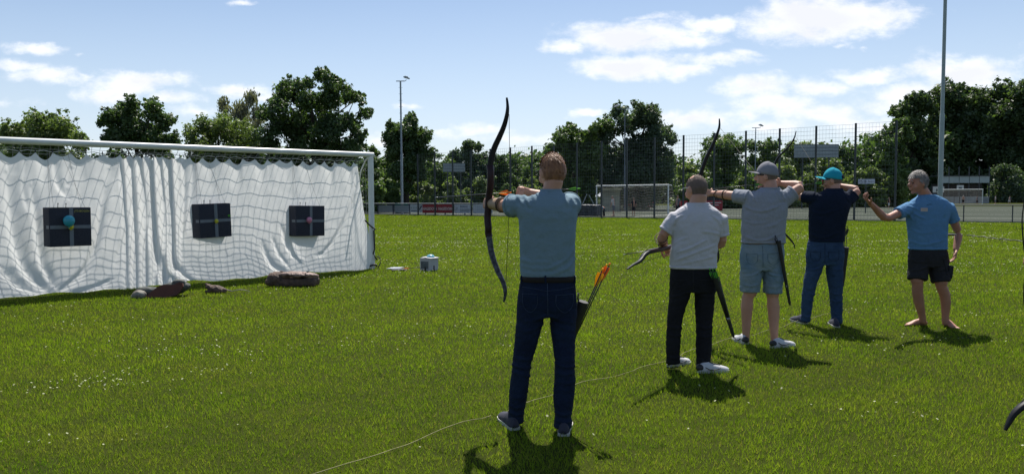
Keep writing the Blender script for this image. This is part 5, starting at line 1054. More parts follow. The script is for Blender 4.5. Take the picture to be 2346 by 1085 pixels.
build('belt', Geo().rings([(J(1255.5, 643), 62.8 * D1 / F, .113), (J(1255.5, 640), 63.6 * D1 / F, .1155), (J(1255.5, 634), 63.4 * D1 / F, .1145), (J(1255.5, 631), 62.6 * D1 / F, .112)], 36, 2.4), m_belt, e, smooth='auto')
m_seam3 = mat('shorts_seam', (.06, .12, .19), .9); m_stitch = mat('denim_seam', (.035, .055, .10), .9)
def on_surface(J_, o, px, py, off=.002, start=-.5):    # a point on the camera-side surface of a garment
    org_ = ORG[o.name]; q0 = EYE - org_; dv = ray(px, py).normalized(); ok, loc, nr_, _ = o.ray_cast(q0, dv)
    return (loc + org_ + nr_ * off, nr_) if ok else (None, None)
bpy.context.view_layer.update()
def seam(o, pl, w, m, name, e, off=.001):
    g = Geo(); pts = []
    for (x, y) in smooth_pl(pl, 4):
        p, n_ = on_surface(None, o, x, y, off)
        if p is not None: pts.append(p)
    if len(pts) > 2: g.sweep(pts, w, w * .6, n=5); build(name, g, m, e, smooth=True)
for pl in ([(1196, 672), (1214, 673), (1232, 674)], [(1198, 672), (1199, 700), (1215, 715), (1230, 700), (1231, 675)], [(1272, 676), (1292, 675), (1314, 673)], [(1274, 677), (1275, 700), (1294, 716), (1311, 700), (1313, 674)], [(1254, 645), (1255, 690), (1255, 720)], [(1188, 655), (1230, 662), (1254, 666), (1290, 662), (1319, 655)]): seam(to, pl, .0022, m_stitch, 'seam', e)
for x in (1197, 1250, 1314): seam(to, [(x, 633), (x, 640), (x + .5, 648)], .0065, m_jean, 'belt_loop', e, .010)
build('hair', hair_geo(hc, M, s, lambda d: (-.40 if d.y < -.25 else (.02 + .3 * max(0, d.y) if d.y < .35 else .42)), 1.03, 7000, 3, .022, .08, .004), m_hairg, e, smooth=True, fix=False)
q = lambda x, y, z: hc + M @ Vector((x * s, y * s, z * s))
build('glasses', Geo().sweep([q(-.080, .0, .01), q(-.079, .05, .012), q(-.072, .095, .012), q(-.058, .107, .008)], .0028, n=6).sweep([q(-.07, .1, .012), q(-.045, .112, .016), q(-.022, .112, .012), q(-.024, .112, -.012), q(-.05, .11, -.014), q(-.068, .1, .0)], .002, n=6), m_frame, e, smooth=True)
a_, b_ = J(1127, 467, .30), J(1152, 469, .145); build('arm_guard', Geo().sweep([a_, a_.lerp(b_, .3), a_.lerp(b_, .7), b_], [.037, .042, .046, .047], n=20), m_guard, e, smooth='auto')
bands(e, J, [((1124, 467, .30), (1115, 466, .36), .037, .0035, .006), ((1127, 467, .295), (1118, 466, .35), .037, .003, -.012), ((1149, 469, .15), (1140, 468, .2), .049, .006, .008), ((1155, 470, .13), (1146, 469, .18), .050, .003, -.02)], m_strapb)
u1 = (-.72, .69); p01 = P(1119, 455, D1 + .30)
nk = PL(1168, 441, p01, Vector((.69, .72, 0)))
bow('black recurve bow with a dark wood grip held by the man in the polo shirt', p01, u1, [(1121, 392, 6), (1126, 362, 5.2), (1133, 338, 5), (1145, 312, 4.8), (1155, 288, 4.6), (1161, 265, 4.4), (1163, 245, 3.6), (1161, 224, 1.8)],
    [(1122, 378, 6), (1124, 390, 9), (1124, 408, 10), (1123, 430, 8), (1120, 452, 7), (1118, 480, 7), (1117, 502, 8), (1119, 522, 9), (1119, 534, 7), (1121, 542, 6)], [(1119, 528, 6), (1122, 555, 5.2), (1128, 586, 5), (1139, 617, 4.8), (1151, 642, 4.6), (1157, 662, 4.2), (1157, 678, 3.2), (1154, 691, 1.8)], nk, .021, (1166.5, 262), (1159, 648), mark=True)
arrow(nk, PL(996, 452.5, p01, Vector((.69, .72, 0))), [m_forange, m_fyellow, m_forange], 'arrow with orange fletching nocked on the nearest man\'s bow', r_=.0036, fl=.085, fh=.020, roll=1.2)
arrow(P(1326, 432, D1 + .32), P(1240, 438, D1 + .62), [m_fgreen], 'arrow with bright green fletching held past the neck of the nearest man', r_=.0036, fl=.085, fh=.012)
t0, b0 = P(1336, 690, D1 + .06), P(1296, 812, D1 + .16); quiver('black hip quiver of the man in the polo shirt', t0, b0, .036, .026)
for (x, y, dd, ms, lb) in ((1396, 606, .05, [m_forange], 'orange fletched arrow, outermost in the nearest quiver'), (1389, 608, .08, [m_fyellow, m_forange], 'orange and yellow fletched arrow, middle one in the nearest quiver'), (1380, 618, .02, [m_fyellow], 'yellow fletched arrow, innermost in the nearest quiver')):
    a = P(x, y, D1 + dd); dr = (P(1302, 800, D1 + .15) - a).normalized(); arrow(a, P(1304 + (x - 1388) * .3, 796, D1 + .15), ms, lb, r_=.0042, fl=.105, fh=.028, roll=.6 + x)

# ---- 2: man in the light grey T-shirt
D2 = G(1585, 846).y
e, hc, M, s, J, so, to = human(dict(x=1588, D=D2, label='balding man in light grey T-shirt and black trousers holding a lowered bow', head=(1596, 433, .02), yaw=28, pitch=-8, hs=1.04, neck=[(1598, 468, 0)], nr=.070,
    torso=[(614, 1536, 1640, .125), (600, 1535, 1641, .13), (580, 1536, 1642, .135), (560, 1538, 1644, .135), (540, 1539, 1648, .13), (520, 1537, 1654, .128), (500, 1537, 1656, .12), (488, 1543, 1651, .108), (478, 1554, 1640, .092), (470, 1568, 1628, .078), (465, 1572, 1624, .074)],
    hips=[(668, 1534, 1641, .11), (650, 1534, 1642, .125), (630, 1535, 1641, .128), (611, 1538, 1638, .118)],
    arms=[dict(pts=[(1549, 500, .0), (1516, 542, .0), (1521, 566, .20)], sleeve=.72, sr=(.080, .070, .064), hand=dict(to=(1531, 573, .26), pn=(.2, -.3, -1), th=(-.5, 0, .5), curl=.9, thumb=.8), r=(.050, .043, .030)),
          dict(pts=[(1648, 500, .0), (1655, 556, .02), (1628, 566, .22)], sleeve=.70, sr=(.080, .070, .062), hand=dict(to=(1605, 566, .25), pn=(0, 1, 0), th=(0, 0, 1), curl=.6), r=(.050, .044, .030))],
    legs=[dict(pts=[(1561, 652, 0, .090), (1557, 678, 0, .088), (1552, 698, 0, .075), (1546, 730, 0, .065), (1543, 765, 0, .063), (1542, 800, 0, .060), (1542, 832, .0, .058)], heel=(1534, 840), dir=(.8, .6)),
          dict(pts=[(1612, 652, 0, .090), (1615, 680, 0, .087), (1614, 702, 0, .080), (1613, 732, 0, .071), (1613, 768, -.02, .070), (1612, 805, -.04, .066), (1611, 843, -.05, .058)], heel=(1601, 853), dir=(.97, .12))],
    top_name='shirt', top=m_lgrey, leg_name='trousers', bottom=m_blk, shoes=(m_shoeW, m_sole), fs=.93, stripe=m_fblack, sdisp=wrinkle(.0030, 8, 77, .5, .8, [([(1545, 597), (1590, 580), (1642, 560)], .011, 3), ([(1548, 580), (1585, 566), (1622, 548)], .009, 3), ([(1608, 530), (1630, 532), (1652, 538)], .009, 3), ([(1541, 518), (1548, 502), (1566, 492)], .010, 3), ([(1652, 518), (1646, 504), (1632, 494)], .010, 3), ([(1560, 604), (1600, 596), (1640, 586)], .007, 3), ([(1540, 560), (1556, 550), (1580, 542)], .006, 3)]),
    tdisp=wrinkle(.0030, 10, 5, .7, 1.8, [([(1530, 745), (1550, 752), (1572, 748)], .008, 3), ([(1532, 765), (1548, 770), (1568, 766)], .008, 3), ([(1598, 745), (1616, 752), (1636, 748)], .008, 3), ([(1598, 768), (1616, 772), (1634, 768)], .008, 3), ([(1588, 665), (1560, 676), (1536, 680)], .007, 3), ([(1590, 668), (1615, 678), (1638, 680)], .007, 3), ([(1528, 815), (1545, 820), (1560, 816)], .008, 3), ([(1600, 822), (1615, 828), (1630, 824)], .008, 3)])))
build('hair', hair_geo(hc, M, s, lambda d: (-.50 if d.y < -.15 else .1) if d.z < .80 else (1.0 if d.y > -.15 else -1), 1.022, 4200, 4, .007, .3, 0), m_hairb, e, smooth=True, fix=False)
q = lambda x, y, z: hc + M @ Vector((x * s, y * s, z * s))
build('glasses', Geo().sweep([q(-.080, -.01, .012), q(-.080, .05, .016), q(-.07, .098, .016)], .0028, n=6), m_galv, e, smooth=True)
bands(e, J, [((1530, 527, .02), (1523, 535, .03), .060, .005, .012), ((1515, 544, .02), (1519, 552, .08), .053, .005, .015), ((1516, 552, .08), (1519, 560, .13), .047, .005, .012), ((1519, 560, .14), (1521, 565, .19), .040, .006, .008)], m_strapb)
def f2(x, y): return P(x, y, max(5.6, D2 - .55 + .0077 * (x - 1437)))
p02 = f2(1512, 571)
bow('dark recurve bow with pale print held low and level by the man in light grey', p02, (.6, .75), [(1545, 562, 5), (1560, 557, 4), (1585, 549, 4), (1610, 543, 4), (1632, 541, 4), (1645, 535, 3), (1652, 524, 1.5)],
    [(1484, 577, 6), (1498, 574, 7), (1513, 571, 7), (1530, 567, 6), (1546, 562, 5)], [(1486, 577, 7), (1476, 584, 6.5), (1470, 593, 5.5), (1463, 600, 4.5), (1450, 607, 3.6), (1437, 616, 1.6)], None, .017, fpts=f2, string_pts=[f2(1464, 603), f2(1503, 590), f2(1538, 575), f2(1590, 562), f2(1640, 548)])
arrow(f2(1560, 562), P(1427, 583, D2 - .25), [m_fgreen], 'arrow held against the lowered bow of the man in light grey', r_=.0036)
t0, b0 = P(1640, 636, D2 - .15), P(1681, 772, D2 - .05); quiver('long black quiver hanging at the right leg of the man in light grey', t0, b0, .030, .014)
for k_, (x, y, lb) in enumerate(((1626, 617, 'green fletched arrow, left one in the second quiver'), (1633, 618, 'green fletched arrow, middle one in the second quiver'), (1639, 617, 'green fletched arrow, right one in the second quiver'))): arrow(P(x, y, D2 - .155 - .01 * k_), P(1668 + k_ * 2, 735, D2 - .10), [m_fgreen], lb, r_=.0035, fl=.09, fh=.014, roll=k_)

m_seamb = mat('black_seam', (.022, .022, .026), .9)
for pl in ([(1546, 640), (1560, 641), (1574, 640)], [(1602, 640), (1616, 641), (1630, 640)], [(1588, 616), (1588, 640), (1588, 664)], [(1534, 660), (1533, 700), (1529, 760), (1528, 820)]): seam(to, pl, .0026, m_seamb, 'seam', e)
# ---- 3: man with the grey cap
D3 = G(1745, 785).y
e, hc, M, s, J, so, to = human(dict(x=1748, D=D3, label='man in grey cap, grey T-shirt and denim shorts at full draw', head=(1757, 404, .03), yaw=58, pitch=-2, hs=1.02, neck=[(1766, 434, 0)], nr=.068,
    torso=[(557, 1700, 1797, .125), (545, 1699, 1798, .13), (520, 1699, 1799, .13), (495, 1700, 1801, .13), (475, 1701, 1803, .13), (458, 1703, 1805, .12), (448, 1710, 1802, .11), (440, 1722, 1797, .095), (434, 1736, 1790, .08), (430, 1742, 1786, .074)],
    hips=[(618, 1697, 1794, .11), (600, 1696, 1795, .128), (580, 1696, 1796, .13), (558, 1700, 1794, .12)],
    arms=[dict(pts=[(1712, 452, .0), (1668, 447, .16), (1634, 443, .36)], sleeve=.62, sr=(.080, .075, .068), hand=dict(to=(1616, 441, .44), pn=(.3, .3, -.1), th=(0, 0, 1), curl=.95, thumb=.9), r=(.052, .047, .032)),
          dict(pts=[(1797, 455, .0), (1838, 427, .0), (1788, 420, .16)], sleeve=.50, sr=(.085, .080, .078), hand=dict(to=(1764, 419, .10), pn=(0, -1, -.2), th=(0, 0, 1), curl=.9), r=(.056, .052, .034))],
    legs=[dict(pts=[(1722, 600, 0, .105), (1720, 635, 0, .106), (1718, 668, 0, .095)], cloth=3, calf=[(1713, 680, .0, .056), (1711, 705, .0, .060), (1710, 740, .0, .046), (1709, 768, .0, .037), (1709, 778, 0, .037)], heel=(1709, 788), dir=(-.15, 1), k=.75),
          dict(pts=[(1770, 600, 0, .105), (1771, 635, 0, .102), (1770, 671, 0, .092)], cloth=3, calf=[(1770, 680, .0, .056), (1772, 705, .0, .062), (1773, 740, -.02, .048), (1774, 772, -.03, .038), (1774, 782, -.03, .037)], heel=(1769, 796), dir=(.9, .30), k=.75)],
    top_name='shirt', top=m_mgrey, leg_name='shorts', bottom=m_jean3, shoes=(m_shoeW, m_sole), fs=.94, stripe=m_fblack, sdisp=wrinkle(.0034, 8, 31, .5, .8, [([(1788, 436), (1793, 446), (1800, 460)], .010, 2.2), ([(1778, 436), (1784, 448), (1792, 462)], .010, 2.2), ([(1797, 434), (1804, 446), (1810, 456)], .009, 2.2), ([(1716, 434), (1710, 444), (1704, 458)], .010, 2.2), ([(1728, 434), (1724, 448), (1738, 468)], .009, 2.4), ([(1738, 434), (1736, 446), (1742, 456)], .007, 2.2), ([(1703, 472), (1745, 484), (1796, 466)], .009, 3), ([(1703, 540), (1745, 552), (1797, 532)], .009, 3), ([(1702, 505), (1730, 512), (1760, 508)], .006, 3), ([(1797, 500), (1775, 515), (1750, 520)], .007, 3)]),
    tdisp=wrinkle(.0040, 11, 8, .7, 1.6, [([(1746, 618), (1725, 630), (1702, 632)], .008, 2.5), ([(1750, 618), (1770, 630), (1792, 632)], .008, 2.5), ([(1700, 650), (1718, 655), (1738, 652)], .007, 2.5), ([(1752, 652), (1770, 657), (1790, 654)], .007, 2.5)])))
o, cc_, Mc, r_ = cap_geo(e, hc, M, s, m_capg, None, 12, .08, True); build('patch', Geo().box(cc_ + Mc @ Vector((.02, -.106, .045)), (.03, .006, .032), Mc @ Matrix.Rotation(R(-18), 3, 'X')), m_patch, o)
build('hair', hair_geo(hc, M, s, lambda d: (-.35 if d.y < -.1 else .1), 1.015, 900, 5, .006, .3, 0), m_hairb, e, smooth=True, fix=False)
q = lambda x, y, z: hc + M @ Vector((x * s, y * s, z * s)); build('glasses', Geo().sweep([q(-.080, -.01, .012), q(-.080, .05, .016), q(-.066, .102, .014), q(-.04, .112, .006)], .004, n=6), m_frame, e, smooth=True)
bands(e, J, [((1645, 444, .30), (1638, 443, .34), .041, .005, .014), ((1644, 444, .30), (1637, 443, .34), .041, .005, -.014), ((1662, 446, .2), (1656, 445, .24), .052, .005, .010), ((1665, 446, .18), (1659, 445, .22), .053, .005, -.010)], m_strapb)
for pl in ([(1710, 580), (1722, 581), (1736, 581)], [(1711, 580), (1712, 598), (1723, 606), (1735, 598), (1736, 582)], [(1758, 581), (1772, 580), (1786, 579)], [(1759, 582), (1760, 598), (1772, 606), (1785, 598), (1786, 580)], [(1747, 562), (1748, 590), (1748, 612)]): seam(to, pl, .0026, m_seam3, 'seam', e)
u3 = (-.75, .66); n3 = Vector((.66, .75, 0)); p03 = P(1606, 440, D3 + .46); nk3 = PL(1752, 420, p03, n3)
bow('black recurve bow rising above the balding man\'s head', p03, u3, [(1604, 405, 6), (1610, 384, 5.2), (1620, 358, 4.6), (1632, 334, 4.2), (1642, 310, 3.8), (1648, 290, 3), (1648, 272, 1.4)], [(1604, 398, 6), (1602, 420, 7), (1602, 445, 5), (1604, 470, 6), (1606, 485, 5)],
    [(1605, 480, 5), (1612, 505, 4.6), (1622, 528, 4.2), (1634, 552, 4), (1643, 572, 3.4), (1646, 588, 2.4), (1644, 600, 1.4)], nk3, .020, (1649, 292), (1645, 580))
arrow(nk3, PL(1588, 438, p03, n3), [m_fgreen], 'arrow on the drawn bow of the man with the grey cap', r_=.0034)
t0, b0 = P(1784, 552, D3 - .16), P(1810, 699, D3 - .06); quiver('thin black quiver hanging behind the denim shorts', t0, b0, .022, .014)
arrow(P(1780, 546, D3 - .16), P(1803, 660, D3 - .1), [m_fblack], 'dark arrow sticking out of the quiver behind the denim shorts', r_=.0035, fl=.07, fh=.01)

# ---- 4: man with the turquoise cap
D4 = G(1880, 742).y
e, hc, M, s, J, so, to = human(dict(x=1890, D=D4, label='man in turquoise cap, navy T-shirt and blue jeans at full draw', head=(1907, 413, .03), yaw=60, pitch=-2, hs=1.0, neck=[(1912, 436, 0)], nr=.062,
    torso=[(553, 1855, 1932, .12), (540, 1854, 1933, .122), (520, 1854, 1935, .122), (495, 1854, 1940, .122), (475, 1854, 1946, .122), (458, 1856, 1952, .115), (448, 1863, 1949, .105), (441, 1877, 1941, .09), (436, 1888, 1932, .075), (432, 1893, 1929, .07)],
    hips=[(606, 1848, 1932, .105), (590, 1847, 1933, .12), (570, 1849, 1933, .122), (551, 1853, 1931, .112)],
    arms=[dict(pts=[(1863, 453, .0), (1822, 449, .14), (1790, 446, .32)], sleeve=.55, sr=(.078, .072, .066), hand=dict(to=(1774, 443, .40), pn=(.3, .3, -.1), th=(0, 0, 1), curl=.95, thumb=.9), r=(.050, .044, .030)),
          dict(pts=[(1944, 455, .0), (1966, 436, .0), (1924, 425, .16)], sleeve=.55, sr=(.080, .078, .074), hand=dict(to=(1902, 418, .10), pn=(0, -1, -.2), th=(0, 0, 1), curl=.9), r=(.052, .048, .032))],
    legs=[dict(pts=[(1869, 595, 0, .096), (1864, 620, 0, .088), (1857, 643, 0, .075), (1850, 682, 0, .066), (1847, 718, 0, .057), (1845, 736, .0, .057)], heel=(1845, 742), dir=(-.22, 1)),
          dict(pts=[(1911, 595, 0, .094), (1912, 620, 0, .094), (1914, 655, 0, .080), (1916, 690, 0, .068), (1917, 720, 0, .062), (1917, 740, .0, .061)], heel=(1917, 750), dir=(.2, 1))],
    top_name='shirt', top=m_navy, leg_name='jeans', bottom=m_jean2, shoes=(m_shoeD, m_sole), sdisp=wrinkle(.0034, 8, 51, .5, .8, [([(1866, 438), (1864, 448), (1866, 460)], .009, 2), ([(1876, 436), (1872, 448), (1874, 460)], .009, 2), ([(1886, 434), (1890, 442), (1896, 450)], .008, 2), ([(1938, 440), (1940, 452), (1946, 462)], .009, 2), ([(1856, 480), (1880, 490), (1930, 478)], .007, 3), ([(1856, 535), (1885, 545), (1930, 530)], .008, 3)]),
    tdisp=wrinkle(.0036, 11, 43, .8, 1.8, [([(1850, 668), (1862, 674), (1878, 670)], .009, 2.4), ([(1848, 684), (1858, 689), (1872, 686)], .009, 2.4), ([(1902, 668), (1915, 674), (1930, 670)], .009, 2.4), ([(1904, 686), (1916, 690), (1929, 687)], .009, 2.4), ([(1890, 606), (1872, 616), (1852, 618)], .008, 2.4), ([(1892, 606), (1912, 616), (1930, 618)], .008, 2.4), ([(1838, 722), (1848, 726), (1858, 723)], .009, 2.2), ([(1906, 724), (1917, 728), (1928, 725)], .009, 2.2)])))
o, cc_, Mc, r_ = cap_geo(e, hc, M, s, m_capb, m_capb, 10, .085); build('back_opening', Geo().ell(cc_ + Mc @ Vector((0, -.098, .028)), (.034, .016, .026), Mc), m_navy, o, smooth=True)
build('hair', hair_geo(hc, M, s, lambda d: (-.35 if d.y < -.1 else .1), 1.015, 900, 6, .006, .3, 0), m_hairb, e, smooth=True, fix=False)
q = lambda x, y, z: hc + M @ Vector((x * s, y * s, z * s)); build('glasses', Geo().sweep([q(-.080, -.01, .012), q(-.080, .05, .016), q(-.066, .102, .014)], .003, n=6), m_frame, e, smooth=True)
bands(e, J, [((1818, 449, .16), (1810, 448, .2), .046, .006, .01)], m_strapb)
for pl in ([(1857, 576), (1868, 577), (1880, 576)], [(1857, 577), (1858, 592), (1868, 598), (1879, 592), (1880, 577)], [(1897, 576), (1910, 577), (1922, 575)], [(1898, 577), (1899, 592), (1910, 598), (1921, 592), (1922, 576)], [(1890, 556), (1890, 580), (1890, 602)]): seam(to, pl, .0024, m_jean, 'seam', e)
m_tab = mat('red_leather', (.45, .03, .03), .5); build('finger_tab', Geo().box(J(1886, 416, .08), (.05, .02, .05), M, .006), m_tab, e, smooth='auto')
u4 = (-.75, .66); p04 = P(1769, 440, D4 + .40); nk4 = PL(1888, 417, p04, n3)
e4 = bow('thin dark recurve bow partly hidden behind the grey T-shirt', p04, u4, [(1770, 400, 3.8), (1774, 378, 3.2), (1783, 360, 3), (1797, 346, 2.8), (1811, 331, 2.6), (1820, 315, 2), (1824, 300, 1)], [(1770, 395, 4.5), (1767, 420, 5), (1767, 445, 4.5), (1769, 470, 4.5), (1771, 485, 4)],
    [(1771, 480, 3.6), (1777, 502, 3), (1788, 522, 2.8), (1801, 538, 2.8), (1812, 550, 2.6), (1819, 560, 2), (1821, 570, 1)], nk4, .012, (1822, 312), (1820, 563))
for (x, y) in ((1799, 478), (1798, 492)): o = build('weight_rod', Geo().sweep([PL(1769, 470, p04, n3), P(x, y, D4 + .1)], .003, n=6), m_steel, e4, smooth=True); build('weight', Geo().ell(P(x, y, D4 + .1), (.018, .018, .018)), m_bowblack, o, smooth=True)
arrow(nk4, PL(1748, 437, p04, n3), [m_fgreen], 'arrow on the drawn bow of the man with the turquoise cap', r_=.0032)
t0, b0 = P(1938, 566, D4 + .02), P(1929, 657, D4 + .06); quiver('black hip quiver standing upright beside the blue jeans', t0, b0, .036, .022)
for (x, y, lb) in ((1941, 520, 'tall dark arrow, right one in the quiver beside the blue jeans'), (1937, 524, 'tall dark arrow, left one in the quiver beside the blue jeans')): arrow(P(x, y, D4 + .02), P(1931 + (x - 1938), 640, D4 + .05), [m_fblack], lb, r_=.0038, fl=.075, fh=.018, roll=x)

# ---- 5: barefoot man pointing
D5 = G(2138, 748).y
e, hc, M, s, J, so, to = human(dict(x=2130, D=D5, label='barefoot grey-haired man in sky blue T-shirt and dark shorts reaching out a hand', head=(2104, 419, -.02), yaw=96, pitch=-6, hs=1.02, neck=[(2122, 450, .0)], nr=.062, skin=m_skin2, vox=.0055,
    torso=[(571, 2084, 2167, .115), (560, 2083, 2168, .12), (540, 2083, 2168, .122), (515, 2080, 2169, .124), (495, 2077, 2173, .124), (478, 2076, 2178, .12), (466, 2080, 2176, .11), (458, 2090, 2168, .098), (451, 2101, 2154, .084), (446, 2105, 2143, .072)],
    hips=[(610, 2082, 2173, .11), (595, 2082, 2172, .122), (580, 2083, 2169, .124), (569, 2085, 2166, .112)],
    arms=[dict(pts=[(2086, 476, .0), (2029, 502, -.12), (1993, 464, -.25)], sleeve=.50, sr=(.078, .072, .066), hand=dict(to=(1982, 454, -.29), pn=(-.3, -.5, .9), th=(.5, -.8, .5), curls=[.35, .42, .5, .55], spread=.22, thumb=.3, s=1.0), r=(.050, .043, .028)),
          dict(pts=[(2171, 474, .0), (2197, 535, .05), (2190, 571, -.04)], sleeve=.52, sr=(.078, .070, .064), hand=dict(to=(2187, 592, -.06), pn=(-.9, .2, .0), th=(-.2, -1, 0), curl=.26, spread=.08, thumb=.2), r=(.050, .043, .030))],
    legs=[dict(pts=[(2106, 600, 0, .100), (2103, 620, -.0, .106), (2101, 641, -.02, .100)], cloth=3, calf=[(2102, 652, -.02, .058), (2102, 670, -.01, .058), (2105, 690, .0, .054), (2111, 716, .03, .041), (2115, 735, .04, .034)], heel=(2119, 745), dir=(-1, -.08), bare=1, k=.7),
          dict(pts=[(2148, 600, 0, .100), (2152, 622, -.0, .106), (2156, 646, -.03, .099)], cloth=3, calf=[(2157, 656, -.03, .058), (2165, 676, -.02, .056), (2167, 694, -.01, .053), (2166, 720, .0, .040), (2166, 740, .0, .034)], heel=(2166, 745), dir=(-.12, -1), bare=1, k=.7)],
    top_name='shirt', top=m_blue, leg_name='shorts', bottom=m_cargo, shoes=None, sdisp=wrinkle(.0034, 8, 61, .5, .8, [([(2080, 472), (2100, 478), (2118, 490)], .010, 2.4), ([(2094, 488), (2106, 496), (2120, 500)], .009, 2.4), ([(2070, 482), (2084, 492), (2092, 506)], .009, 2.4), ([(2170, 466), (2164, 480), (2166, 498)], .009, 2.4), ([(2086, 552), (2120, 560), (2166, 548)], .008, 3), ([(2086, 525), (2115, 534), (2160, 526)], .006, 3), ([(2150, 452), (2146, 462), (2150, 472)], .006, 2.4)]),
    tdisp=wrinkle(.0040, 11, 18, .7, 1.4, [([(2126, 608), (2106, 618), (2086, 618)], .009, 2.5), ([(2130, 608), (2150, 618), (2172, 616)], .009, 2.5), ([(2086, 590), (2100, 600), (2122, 598)], .007, 2.5)])))
build('hair', hair_geo(hc, M, s, lambda d: (-.42 if d.y < -.25 else (.10 if d.y < .30 else .46)), 1.07, 7000, 8, .034, .28, .012, .5), m_hairgr, e, smooth=True, fix=False)
q = lambda x, y, z: hc + M @ Vector((x * s, y * s, z * s))
for sx__ in (-.030, .030): build('eye', Geo().ell(q(sx__, .082, .006), (.013, .012, .0075), M), m_eye, e, smooth=True); build('eyebrow', Geo().sweep([q(sx__ - .018, .090, .026), q(sx__, .0975, .031), q(sx__ + .018, .090, .027)], .0035, n=6), m_hairgr, e, smooth=True)
build('mouth', Geo().sweep([q(-.022, .094, -.062), q(0, .1025, -.062), q(.022, .094, -.062)], .002, n=6), mat('lips', (.22, .07, .06), .5), e, smooth=True)
p, n_ = on_surface(None, so, 2117, 480, .004)
if p is not None:
    x_ = Vector((0, 0, 1)).cross(n_).normalized(); Mx = Matrix((x_, n_.cross(x_), n_)).transposed(); o = build('name_tag', Geo().box(p, (.070, .038, .003), Mx), mat('tag_plastic', (.50, .42, .38), .5), e); build('tag_print', Geo().box(p + n_ * .0022, (.05, .012, .001), Mx), mat('tag_ink', (.4, .32, .3), .5), o)
p, n_ = on_surface(None, so, 2129, 469, .002)
if p is not None: seam(so, [(2123, 470), (2128, 468), (2134, 468)], .003, m_navy, 'chest_logo', e, .001)
for pl in ([(2134, 612), (2136, 632), (2137, 640)], [(2160, 592), (2166, 612), (2170, 630)]): seam(to, pl, .004, m_blk, 'seam', e)
g = Geo().box(J(2171, 622, -.04), (.05, .14, .15), Matrix.Rotation(R(6), 3, 'Y'), .012); build('cargo_pocket', g, m_cargo, e, smooth='auto')

# ---- players far off on the pitch
def far_person(px, fy, hy, D, shirt, legs_m, label, face=0, lean=0.0, hair=m_hairb, skin=m_skin, stride=.12, cap_=None, arms=.0):
    fp = G(px, fy) if D is None else Vector((P(px, 450, D).x, D, 0)); D = fp.y; H = (P(px, hy, D).z); k = H / 1.78; e = empty('person', fp, label, 'person', 'players on the far pitch')
    Mz = Matrix.Rotation(R(face), 3, 'Z'); o = lambda x, y, z: fp + Mz @ Vector((x * k, y * k, z * k)); ln = lean
    hip = (0, 0, .92); ch = (0, math.sin(ln) * .50, .92 + math.cos(ln) * .48); hd_ = (0, math.sin(ln * 1.15) * .74, .92 + math.cos(ln * 1.15) * .72); g = Geo(); S = Geo(); T = Geo()
    g.ell(o(*hd_), (.085 * k, .10 * k, .118 * k)); g.sweep([o(*ch), o(*hd_)], .055 * k, n=8); g.sweep([o(*hip), o(*ch)], [.11 * k, .13 * k], n=10, cap='round')
    S.sweep([o(0, 0, .88), o(*ch)], [.15 * k, .19 * k], [.10 * k, .115 * k], up=Mz @ Vector((0, 1, .01)), n=12, cap='round')
    for sg_ in (-1, 1):
        kn = (sg_ * .10, sg_ * stride * .6 + .03, .48); ft = (sg_ * .12, sg_ * stride, .06)
        g.sweep([o(sg_ * .09, 0, .88), o(*kn), o(*ft)], [.08 * k, .055 * k, .036 * k], n=8, cap='round'); g.sweep([o(ft[0], ft[1] - .04, .04), o(ft[0], ft[1] + .18, .03)], .036 * k, n=8, cap='round')
        T.sweep([o(sg_ * .08, 0, .94), o(sg_ * .09, sg_ * stride * .35, .66), o(sg_ * .1, sg_ * stride * .55 + .02, .5)] if legs_m[1] else [o(sg_ * .08, 0, .94), o(*kn), o(*ft)], [.11 * k, .10 * k, (.10 if legs_m[1] else .07) * k], n=10)
        sh = (sg_ * .19, ch[1], ch[2]); el = (sg_ * .26, ch[1] + .03 + arms * .2, ch[2] - .27); wr = (sg_ * .24, ch[1] + .10 + arms * .35, ch[2] - .50 + arms * .2); g.sweep([o(*sh), o(*el), o(*wr)], [.05 * k, .042 * k, .03 * k], n=8, cap='round'); g.ell(o(wr[0], wr[1] + .02, wr[2] - .06), (.03 * k, .04 * k, .055 * k)); S.sweep([o(*sh), o((sh[0] + el[0]) / 2, (sh[1] + el[1]) / 2, (sh[2] + el[2]) / 2)], .07 * k, n=8, cap='round')
    fuse('body', g, skin, e, .022, 1); 
    if shirt: fuse('shirt', S, shirt, e, .025, 1)
    fuse('shorts' if legs_m[1] else 'trousers', T, legs_m[0], e, .025, 1)
    gh = Geo().ell(o(hd_[0], hd_[1] - .012, hd_[2] + .02), (.094 * k, .108 * k, .112 * k), None, 14, 10, lambda d, v: v if d.z > -.1 else v * .8); build('hair' if not cap_ else 'cap', gh, cap_ or hair, e, smooth=True)
fw = fabric('white_far_shirt', (.60, .58, .56)); fb = fabric('bright_blue_far_shirt', (.03, .28, .50)); fk = fabric('black_far_cloth', (.02, .02, .025)); fgr = fabric('grey_far_cloth', (.16, .17, .20))
far_person(1384, 493, 459, 54.5, fb, (fk, False), 'person in bright blue shirt bending down beside the black crate', face=60, lean=1.1, arms=-.3)
far_person(1406, 494, 448, 55.5, fw, (fgr, True), 'person in white tank top looking down in front of the middle goal', face=60, lean=.15, stride=.1)
far_person(1452, 495, 453, 56, fk, (fk, True), 'person in black shirt and shorts in front of the middle goal', face=10, stride=.03)
far_person(1553, 496, 447, 56, fgr, (fk, False), 'person in grey blue shirt at the right post of the middle goal', face=-60)
far_person(2207, 470, 447, 104, None, (fk, True), 'bare-chested player with white cap in the distant goal', face=150, cap_=fw, stride=.16)
far_person(2239, 470, 449, 104, fgr, (fk, True), 'player in dark clothes near the right post of the distant goal', face=80)
far_person(2281, 468, 448, 108, fw, (fgr, True), 'player in white right of the distant goal', face=40)
far_person(2313, 468, 449, 108, fgr, (fw, True), 'player in grey shirt and white shorts between two tree shadows at the right', face=-50, lean=.3)
